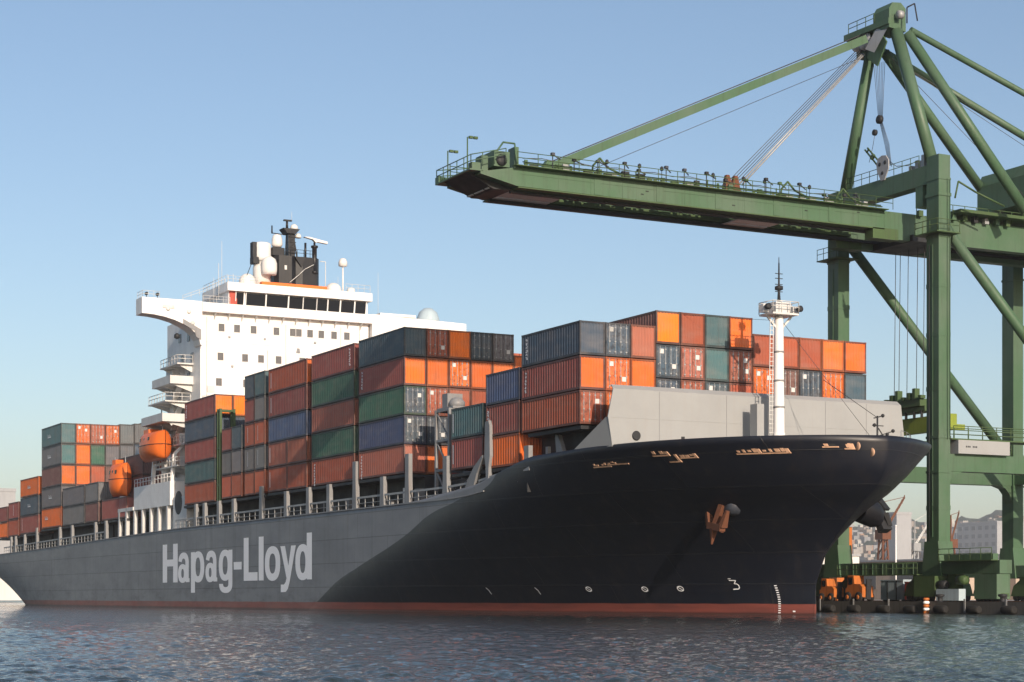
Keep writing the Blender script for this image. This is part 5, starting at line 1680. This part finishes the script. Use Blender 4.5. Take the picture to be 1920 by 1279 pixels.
cpart('head_shield', lambda m: m.prism([(-10.2, 53.6), (-8.6, 52.4), (-7.2, 54.4), (-8.0, 55.4)], 'y', WY - 0.85, WY - 0.7), 'green', hd)
cpart('head_panel', lambda m: m.add([(-9.6, WY - 1.5, 54.2), (-8.2, WY - 1.5, 53.5), (-7.0, WY - 0.9, 55.6), (-8.2, WY - 0.9, 56.4)], [(0, 1, 2, 3)]), 'steel', hd)
cpart('head_sheave', lambda m: m.lathe((-11.5, WY - 1.0, 55.4), [(0.1, 0), (0.9, 0.02), (0.9, 0.3), (0.1, 0.32)], 18, axis='y'), 'steel', hd)
cpart('head_sheave', lambda m: m.lathe((-10.3, WY - 1.05, 55.2), [(0.1, 0), (0.85, 0.02), (0.85, 0.3), (0.1, 0.32)], 18, axis='y'), 'steel', hd)
cpart('head_lamp', lambda m: m.lathe((-6.0, WY - 0.2, 56.7), [(0.1, -0.3), (0.4, -0.25), (0.4, 0.25), (0.1, 0.3)], 12, axis='y'), 'steel', hd)
cpart('head_rail', lambda m: m.path([(-5.7, WY + 0.4, 55.9), (-5.7, WY + 0.4, 57.4), (-5.2, WY + 0.9, 57.7), (-4.9, WY + 1.0, 56.0)], 0.07, 6), 'dark', hd)
cpart('head_rail', lambda m: m.rail([(-12.8, WY - 1.0, 56.5), (-8.8, WY - 1.0, 56.5)], 1.0, 1.3, 0.04), 'green_dark', hd)
# ropes
for i in range(6):
    cpart('hoist_rope', lambda m: m.tube((-11.2 + i * 0.22, WY - 1.2, 54.6 - 0.15 * i), (-9.3 + i * 0.22, 20.6 + 0.25 * i, ZT + 1.6), 0.035 if i < 4 else 0.085, 0.035 if i < 4 else 0.085, 5), 'rope' if i < 4 else 'steel')
for i in range(7):
    cpart('head_rope', lambda m: m.tube((-9.9 + i * 0.28, WY - 0.2, 52.9), (-9.2 + i * 0.10, WY - 0.2, 47.6), 0.028, 0.028, 4), 'rope')
cpart('rope_block', lambda m: (m.lathe((-8.9, WY - 0.5, 47.4), [(0.1, 0), (0.42, 0.05), (0.42, 0.35), (0.1, 0.4)], 12, axis='y'), m.lathe((-9.6, WY - 0.5, 46.3), [(0.1, 0), (0.3, 0.05), (0.3, 0.3), (0.1, 0.35)], 12, axis='y')), 'dark')
for i in range(6):
    cpart('head_rope', lambda m: m.path([(-8.9 + i * 0.07, WY - 0.3, 47.2), (-8.1 + i * 0.12, WY - 0.3, 44.8), (-7.6 + i * 0.1, WY - 0.3, 43.0 - 0.1 * i)], 0.028, 4), 'rope')
cpart('head_rope', lambda m: m.path([(-7.6, WY - 0.3, 43.2), (-6.4, WY - 0.3, 42.4), (-4.6, WY - 0.3, 42.1), (-3.4, WY - 0.3, 42.3)], 0.035, 4), 'rope')
cpart('head_rope', lambda m: m.path([(-9.6, WY - 0.3, 46.2), (-10.0, WY - 0.3, 44.8), (-10.5, WY - 0.3, 43.6)], 0.03, 4), 'rope')
for dy in (0.0, 0.5):
    cpart('stay_rope', lambda m: m.tube((-9.0, WY + 1.0, 53.6), (-11.5, 80 + dy * 6, 39.5 + dy), 0.03, 0.03, 4), 'rope')
cpart('stay_rope', lambda m: m.tube((-8.6, WY + 0.9, 53.4), (-5.0, 56.0, 38.6), 0.03, 0.03, 4), 'rope')
cpart('stay_rope', lambda m: m.tube((-9.4, 6.2, ZT + 1.4), (-9.6, WY - 2.2, 53.2), 0.025, 0.025, 4), 'rope')
cpart('fore_stay_cable', lambda m: m.tube((-9.4, 1.8, 39.3), (-9.6, WY - 2.2, 55.4), 0.05, 0.05, 5), 'rope')
cpart('boom_latch', lambda m: (m.beam((-10.9, WY - 0.5, 44.9), (-8.4, WY - 0.5, 42.4), 0.12), m.beam((-10.5, WY - 0.5, 45.0), (-8.1, WY - 0.5, 42.7), 0.12), m.beam((-10.6, WY - 0.5, 44.5), (-10.3, WY - 0.5, 44.9), 0.12), m.beam((-9.9, WY - 0.5, 43.8), (-9.5, WY - 0.5, 44.1), 0.3)), 'green_dark')
# machinery house on the landside girder, gangway
cpart('machinery_house', lambda m: m.prism([(54.0, 40.4), (54.0, 43.2), (54.6, 44.4), (70, 44.4), (70, 40.4)], 'x', -13.0, -4.4), 'green')
cpart('machinery_floor', lambda m: m.box(-13.4, -4.0, 44, 72, 38.2, 38.5), 'green_dark')
cpart('girder_gangway', lambda m: (m.rail([(NX + 0.6, 39.4, ZT + 0.1), (NX + 0.6, 60, ZT + 0.1)], 1.1, 1.5, 0.04), m.path([(AX - 0.6, 41.0, 38.7), (AX - 0.6, 41.4, 40.3), (AX - 0.6, 43.5, 39.5), (AX - 0.6, 47.0, 38.5)], 0.09, 6)), 'green_dark')
for i in range(9):
    cpart('girder_fitting', lambda m: m.box(NX + 0.05, NX + 0.5, 39.8 + i * 1.35, 40.3 + i * 1.35, ZT - 0.2, ZT + 0.35 + 0.3 * (i % 3)), ['green_dark', 'dark', 'steel', 'green'][i % 4])
cpart('hinge_block', lambda m: m.box(NX - 1.1, NX + 0.12, 34.6, 37.6, ZB - 1.0, ZB + 0.02), 'green_dark')
cpart('hinge_block', lambda m: m.box(FX - 0.1, FX + 1.1, 34.6, 37.6, ZB - 1.0, ZB + 0.02), 'green_dark')
for x in (AX - 2.0, BX + 2.0):
    cpart('girder_hanger', lambda m: m.box(x - 0.5 if x > -8 else x - 0.5, x + 0.5, WY - 0.6, WY + 0.6, ZT, 39.75), 'green')
for x, y in ((AX, WY), (BX, WY)):
    for z in (9.5, 20.5, 25.5, 30.0):
        cpart('leg_splice', lambda m: m.box(x - LEGW / 2 - 0.03, x + LEGW / 2 + 0.03, y - LEGD / 2 - 0.03, y + LEGD / 2 + 0.03, z, z + 0.4))
    cpart('leg_stiffener', lambda m: m.box(x - 0.05, x + 0.05, y - LEGD / 2 - 0.05, y - LEGD / 2 - 0.002, 7, 34))
    cpart('leg_platform', lambda m: (m.box(x - 1.6, x + 1.6, y - 1.5, y + 1.3, 34.9, 35.0), m.rail([(x + 1.55, y + 1.2, 35.0), (x + 1.55, y - 1.45, 35.0), (x - 1.55, y - 1.45, 35.0)], 1.1, 1.1, 0.035)), 'green_dark')
cpart('leg_cable', lambda m: m.path([(AX - 0.4, WY - 0.74, 6), (AX - 0.42, WY - 0.74, 20), (AX - 0.38, WY - 0.74, 34)], 0.045, 5), 'dark')
# leg ladder and lamps
cpart('leg_ladder', lambda m: (m.tube((AX + 0.95, WY + 0.3, 16), (AX + 0.95, WY + 0.3, 40), 0.03, 0.03, 4), m.tube((AX + 0.95, WY + 0.6, 16), (AX + 0.95, WY + 0.6, 40), 0.03, 0.03, 4)), 'green')
cpart('leg_band', lambda m: m.box(AX - LEGW / 2 - 0.08, AX + LEGW / 2 + 0.08, WY - LEGD / 2 - 0.08, WY + LEGD / 2 + 0.08, 38.4, 38.7), 'green')
cpart('leg_band', lambda m: m.box(AX - LEGW / 2 - 0.05, AX + LEGW / 2 + 0.05, WY - LEGD / 2 - 0.05, WY + LEGD / 2 + 0.05, 39.9, 40.1), 'green')

# spreader hanging from the trolley
SX, SY, SZ = -8.3, 41.6, 17.2
spr = thing('container_spreader', (SX, SY, SZ), 'dirty lime green container spreader hanging on ropes beside the crane leg', 'spreader')
m = MB()
m.box(SX - 3.0, SX + 3.0, SY - 0.9, SY + 0.9, SZ + 2.0, SZ + 2.5)
m.box(SX - 2.6, SX + 2.6, SY - 1.15, SY + 1.15, SZ + 2.5, SZ + 3.2)
m.build('headblock', 'green_dark', spr)
m = MB()
m.box(SX - 6.0, SX + 6.0, SY - 0.45, SY + 0.45, SZ, SZ + 1.5)
for s_ in (-1, 1):
    m.box(SX + s_ * 6.0 - 0.25, SX + s_ * 6.0 + 0.25, SY - 1.22, SY + 1.22, SZ, SZ + 0.5)
m.build('telescopic_beam', 'lime', spr)
for i in range(7):
    m = MB(); x = SX - 2.6 + i * 0.85; m.box(x, x + 0.4, SY - 1.3, SY - 0.7, SZ + 3.2, SZ + 3.5 + 0.35 * (i % 3)); m.build('sheave_guard', 'green_dark', spr)
for x in (-2.6, -1.2, 0.2, 1.4, 2.5):
    m = MB(); m.box(SX + x - 0.06, SX + x + 0.06, SY - 0.95, SY - 0.7, SZ + 1.4, SZ + 2.1); m.build('hanger', 'dark', spr)
for i, x in enumerate((-2.6, -1.9, -0.7, 0.7, 1.7, 2.6)):
    m = MB(); m.tube((SX + x, SY, SZ + 3.2), (SX + x * 1.0, SY + 0.2, ZB - 0.3), 0.035, 0.035, 5); m.build('hoist_rope', 'rope', spr)
m = MB(); m.box(SX - 3.2, SX + 3.2, SY - 2.5, SY + 2.5, ZB - 0.95, ZB - 0.35); m.build('trolley', 'dark', spr)

# ================================================================ QUAYSIDE THINGS
def tractor(name, x, y, label, s=1.0, body='amber'):
    r = thing(name, (x, y, QZ), label, 'vehicle', 'orange machines on the quay')
    m = MB(); m.prism([(x - 1.1 * s, QZ + 0.5), (x + 1.2 * s, QZ + 0.5), (x + 1.2 * s, QZ + 1.3 * s), (x + 0.9 * s, QZ + 1.55 * s), (x - 0.1, QZ + 1.6 * s), (x - 1.1 * s, QZ + 1.2 * s)], 'y', y - 0.6 * s, y + 0.6 * s); m.build('body', body, r)
    m = MB(); m.prism([(x - 0.95 * s, QZ + 1.2 * s), (x + 0.05, QZ + 1.5 * s), (x - 0.05, QZ + 2.3 * s), (x - 0.85 * s, QZ + 2.35 * s)], 'y', y - 0.55 * s, y + 0.55 * s); m.build('cab', body, r)
    m = MB(); m.box(x - 0.75 * s, x - 0.2 * s, y - 0.57 * s, y - 0.552 * s, QZ + 1.55 * s, QZ + 2.15 * s); m.build('cab_window', 'glass', r)
    for dx in (-0.7, 0.75):
        for sy in (-1, 1):
            m = MB(); m.lathe((x + dx * s, y + sy * 0.62 * s - 0.12, QZ + 0.46 * s), [(0.2 * s, 0), (0.45 * s, 0.03), (0.46 * s, 0.2), (0.2 * s, 0.25)], 14, axis='y'); w_ = m.build('wheel', 'tyre', r)
            m = MB(); m.lathe((x + dx * s, y + sy * 0.75 * s - 0.04, QZ + 0.46 * s), [(0.05, 0), (0.2 * s, 0.02), (0.2 * s, 0.06), (0.05, 0.08)], 10, axis='y'); m.build('hub', body, w_)
    m = MB(); m.beam((x + 1.25 * s, y, QZ + 0.3), (x + 1.35 * s, y, QZ + 2.0 * s), 0.5 * s, 0.14); m.build('lift_mast', 'dark', r)
    return r
tractor('forklift', -14.5, 36.7, 'squat orange forklift on the quay close beside the ship bow', 1.0)
tractor('forklift', -10.4, 36.9, 'taller orange forklift on the quay beside the pale blue box', 1.12)
def quay_box(name, x0, x1, y0, y1, h, mat, label, cat):
    r = thing(name, ((x0 + x1) / 2, (y0 + y1) / 2, QZ), label, cat)
    m = MB(); m.box(x0, x1, y0, y1, QZ + 0.25, QZ + h); m.build('body', mat, r)
    m = MB(); m.box(x0 - 0.05, x1 + 0.05, y0 - 0.05, y1 + 0.05, QZ + h, QZ + h + 0.1); m.build('lid', mat, r)
    for x in (x0 + 0.2, x1 - 0.4):
        m = MB(); m.box(x, x + 0.2, y0 + 0.1, y1 - 0.1, QZ, QZ + 0.25); m.build('skid', 'dark', r)
    for f in (0.3, 0.7):
        m = MB(); xx = x0 + (x1 - x0) * f; m.box(xx - 0.06, xx + 0.06, y0 - 0.03, y0 - 0.002, QZ + 0.25, QZ + h); m.build('strap', 'dark', r)
    return r
quay_box('site_cabin', -11.6, -8.2, 40.5, 42.6, 2.1, 'ltblue', 'pale blue site box with dark straps on the quay behind crane bogies', 'cabin')
quay_box('skip', -7.6, -5.4, 40.2, 42.0, 1.9, 'red', 'dark red skip on the quay beside the pale blue box', 'skip')
# mooring bollards and a painted orange and white one
def bollard(x, label, striped=False):
    r = thing('bollard', (x, 35.6, QZ), label, 'bollard')
    m = MB(); m.lathe((x, 35.6, QZ), [(0.35, 0), (0.35, 0.1), (0.22, 0.15), (0.22, 0.5), (0.4, 0.6), (0.4, 0.75), (0.1, 0.8)], 14); m.build('post', 'dark', r)
    if striped:
        for i in range(5):
            m = MB(); m.lathe((x, QY - 0.6, -0.05 + i * 0.3), [(0.2, 0), (0.29, 0.06), (0.29, 0.2), (0.2, 0.26)], 14)
            m.build('life_ring', 'amber' if i % 2 == 0 else 'mark', r)
    return r
bollard(2.9, 'bollard with orange and white rings hung on the quay edge below the crane', True)
bollard(-19.5, 'dark mooring bollard at the quay edge beside the ship bow')
bollard(11.0, 'dark mooring bollard at the quay edge under the sill beam end')
# quay buildings and yard structures behind the crane
def building(name, x, y, w, d, h, mat, label, floors=0, z0=None, roof='bldg_grey', wx=None):
    z0 = QZ if z0 is None else z0
    r = thing(name, (x, y, z0), label, 'building')
    m = MB(); m.box(x - w / 2, x + w / 2, y - d / 2, y + d / 2, z0, z0 + h); m.build('wall', mat, r)
    m = MB(); m.box(x - w / 2 - 0.2, x + w / 2 + 0.2, y - d / 2 - 0.2, y + d / 2 + 0.2, z0 + h, z0 + h + max(0.3, h * 0.03)); m.build('roof', roof, r)
    if floors:
        fh = h / floors
        k = wx or max(2, int(w / (fh * 1.3)))
        for fl in range(floors):
            for i in range(k):
                xx = x - w / 2 + w * (i + 0.5) / k
                zz = z0 + fh * (fl + 0.5)
                m = MB(); m.box(xx - w / k * 0.28, xx + w / k * 0.28, y - d / 2 - 0.15, y - d / 2 - 0.02, zz - fh * 0.22, zz + fh * 0.25); m.build('window', 'pane' if h < 15 else 'bldg_win', r)
    return r
def dirw(px, dist):
    k = (px - 960) / 3500.0
    return (134.0 + (-0.88701 + k * 0.46175) * dist, -76.06 + (0.46175 + k * 0.88701) * dist)
x, y = dirw(1535, 262)
building('warehouse', x, y, 8, 8, 6.2, 'bldg_white', 'white harbour building on the quay behind the ship stem', 2)
x, y = dirw(1573, 240)
building('quay_tower', x, y, 2.4, 2.4, 9.5, 'amber', 'tall rust orange tower rising from the quay behind the bow', 0)
x, y = dirw(1690, 330)
building('yard_shed', x, y, 34, 16, 6.6, 'bldg_tan', 'low tan shed behind the yard between bow and crane leg', 1)
x, y = dirw(1850, 330)
building('yard_shed', x, y, 30, 14, 6.0, 'bldg_tan', 'low pinkish shed seen between the crane leg and its landside leg', 1)
# yard cranes in the distance
def yard_crane(x, y, h, arm, ang, label, mat='tan'):
    r = thing('harbour_crane', (x, y, 0.6), label, 'crane', 'small harbour cranes behind the quay')
    m = MB()
    w = h * 0.055
    for sx in (-1, 1):
        for sy in (-1, 1):
            m.beam((x + sx * w, y + sy * w, 0.6), (x + sx * w * 0.5, y + sy * w * 0.5, h * 0.62), h * 0.016)
    k = 7
    for i in range(k):
        za, zb_ = 0.6 + (h * 0.62) * i / k, 0.6 + (h * 0.62) * (i + 1) / k
        wa, wb_ = w * (1 - 0.5 * i / k), w * (1 - 0.5 * (i + 1) / k)
        m.beam((x - wa, y - wa, za), (x + wb_, y - wb_, zb_), h * 0.01)
        m.beam((x + wa, y - wa, za), (x + wb_, y + wb_, zb_), h * 0.01)
    m.build('lattice_tower', mat, r)
    m = MB(); m.box(x - w * 1.1, x + w * 1.1, y - w, y + w, h * 0.62, h * 0.72); m.build('cab', mat, r)
    ca, sa = math.cos(ang), math.sin(ang)
    tip = (x + arm * 0.887 * 0 + arm * ca * 0.46, y + arm * ca * 0.887, h * 0.7 + arm * sa)
    m = MB()
    for off in (-0.018, 0.018):
        m.beam((x, y, h * 0.68 + off * h), (tip[0], tip[1], tip[2] + off * h * 0.3), h * 0.012)
    for i in range(8):
        f0, f1 = i / 8, (i + 1) / 8
        m.beam((x + (tip[0] - x) * f0, y + (tip[1] - y) * f0, h * 0.66 + (tip[2] - h * 0.68) * f0), (x + (tip[0] - x) * f1, y + (tip[1] - y) * f1, h * 0.70 + (tip[2] - h * 0.68) * f1), h * 0.008)
    m.build('jib', mat, r)
    m = MB(); m.beam((x, y, h * 0.72), (x, y, h), h * 0.014); m.beam((x, y, h), tip, h * 0.006); m.build('pendant', mat, r)
    return r
yard_crane(*dirw(1656, 640), 34, 14, R(58), 'rusty lattice crane behind the far side anchor of the ship', 'rust')
yard_crane(*dirw(1715, 900), 38, 22, R(58), 'pale lattice crane between the bow and the big crane leg', 'steel')
yard_crane(*dirw(1783, 560), 26, 9, R(74), 'slender rusty lattice crane just behind the big crane leg', 'rust')
building('water_tower', *dirw(1684, 900), 9, 9, 40, 'bldg_grey', 'blue grey tower rising behind the yard between bow and crane leg', 0)
def pole(x, y, h, label):
    r = thing('flag_pole', (x, y, QZ), label, 'pole')
    m = MB(); m.tube((x, y, QZ), (x, y, h), 0.16, 0.10, 8); m.build('mast', 'white', r)
    m = MB(); m.lathe((x, y, h), [(0.1, 0), (0.2, 0.1), (0.1, 0.25)], 8); m.build('finial', 'white', r)
pole(*dirw(1680, 300), 12.8, 'slim white pole standing in the yard between bow and crane leg')

# city on the hills: blocks told apart in the haze
blocks = [
    (1868, 2250, 70, 60, 88, 'bldg_grey', 'large hazy grey apartment slab on the hill beyond the landside crane leg', 9),
    (1797, 2400, 24, 20, 88, 'bldg_white', 'white hazy house block on the hill crest beside the crane leg', 4),
    (1823, 2450, 26, 20, 93, 'bldg_tan', 'tan hazy house block on the hill crest', 4),
    (1838, 1900, 42, 30, 34, 'bldg_white', 'pale hazy depot at the hill foot with the white mast', 3),
    (1905, 1850, 50, 40, 42, 'bldg_tan', 'tan hazy block half hidden by the landside crane leg', 5),
    (1768, 1800, 60, 40, 26, 'bldg_tan', 'low pinkish hazy block directly behind the big crane leg', 3),
]
for px, dist, w, d, top, mat, lab, fl in blocks:
    x, y = dirw(px, dist)
    building('city_block', x, y, w, d, top, mat, lab, fl, z0=0.5, wx=6)

# houses of the hillside town, too small and many to pick apart
def town():
    rng = random.Random(17)
    mb = MB(); cols = []
    for i in range(520):
        px = rng.uniform(1560, 1960)
        f = rng.random()
        dist = 2080 + 900 * f
        x, y = dirw(px, dist)
        base = np.interp(px, [1560, 1650, 1700, 1750, 1800, 1830, 1850, 1880, 1930], [112, 118, 122, 118, 128, 119, 131, 133, 128])
        fj = (dist - 2050) / 1500.0
        z = base * math.sin(min(1.0, fj * 1.35) * math.pi / 2) ** 1.15 * dist / 3000.0
        w, h = rng.uniform(4, 11), rng.uniform(3, 9)
        mb.box(x - w / 2, x + w / 2, y - w / 2, y + w / 2, z - 8, z + h)
        c = rng.choice([(0.36, 0.34, 0.32), (0.30, 0.26, 0.23), (0.24, 0.25, 0.27), (0.42, 0.41, 0.39), (0.30, 0.19, 0.14)])
        cols += [c] * 6
    m, nt, b = new_mat('town_walls')
    at = N(nt, 'ShaderNodeAttribute'); at.attribute_name = 'paint'
    n1 = noise(nt, 0.12, 4, 0.6)
    nt.links.new(mixc(nt, ramp(nt, n1, 0.4, 0.7, 0.0, 0.5), at.outputs['Color'], (0.15, 0.15, 0.15)), b.inputs['Base Color'])
    b.inputs['Roughness'].default_value = 0.85
    o = mb.build('hillside_town', m)
    a_ = o.data.attributes.new('paint', 'FLOAT_COLOR', 'FACE')
    a_.data.foreach_set('color', np.array([(*c_, 1) for c_ in cols], np.float32).reshape(-1))
    tag(o, 'hazy houses scattered over the far hillside', 'town', kind='stuff')
town()

# harbour buildings beyond the stern
def stern_bg():
    x, y = dirw(-4, 660)
    building('port_office', x, y, 10, 10, 38, 'bldg_grey', 'grey port building standing beyond the ship stern', 7, z0=0.5, wx=4)
    x, y = dirw(-10, 540)
    building('boat_shed', x, y, 40, 8, 7.0, 'bldg_white', 'low white shed on the shore seen under the ship stern', 0, z0=0.5)
stern_bg()

# ================================================================ HAZE
HAZE = 0.00010
hz = MB(); hz.box(-3700, 700, -900, 4300, -3.9, 190)
m = bpy.data.materials.new('air'); m.use_nodes = True
nt = m.node_tree; nt.nodes.clear()
out = nt.nodes.new('ShaderNodeOutputMaterial'); pv = nt.nodes.new('ShaderNodeVolumePrincipled')
pv.inputs['Color'].default_value = (0.88, 0.91, 0.96, 1)
pv.inputs['Density'].default_value = HAZE
pv.inputs['Anisotropy'].default_value = 0.0
nt.links.new(pv.outputs['Volume'], out.inputs['Volume'])
USE_HAZE = True
if USE_HAZE:
    o = hz.build('haze', m); tag(o, kind='stuff')
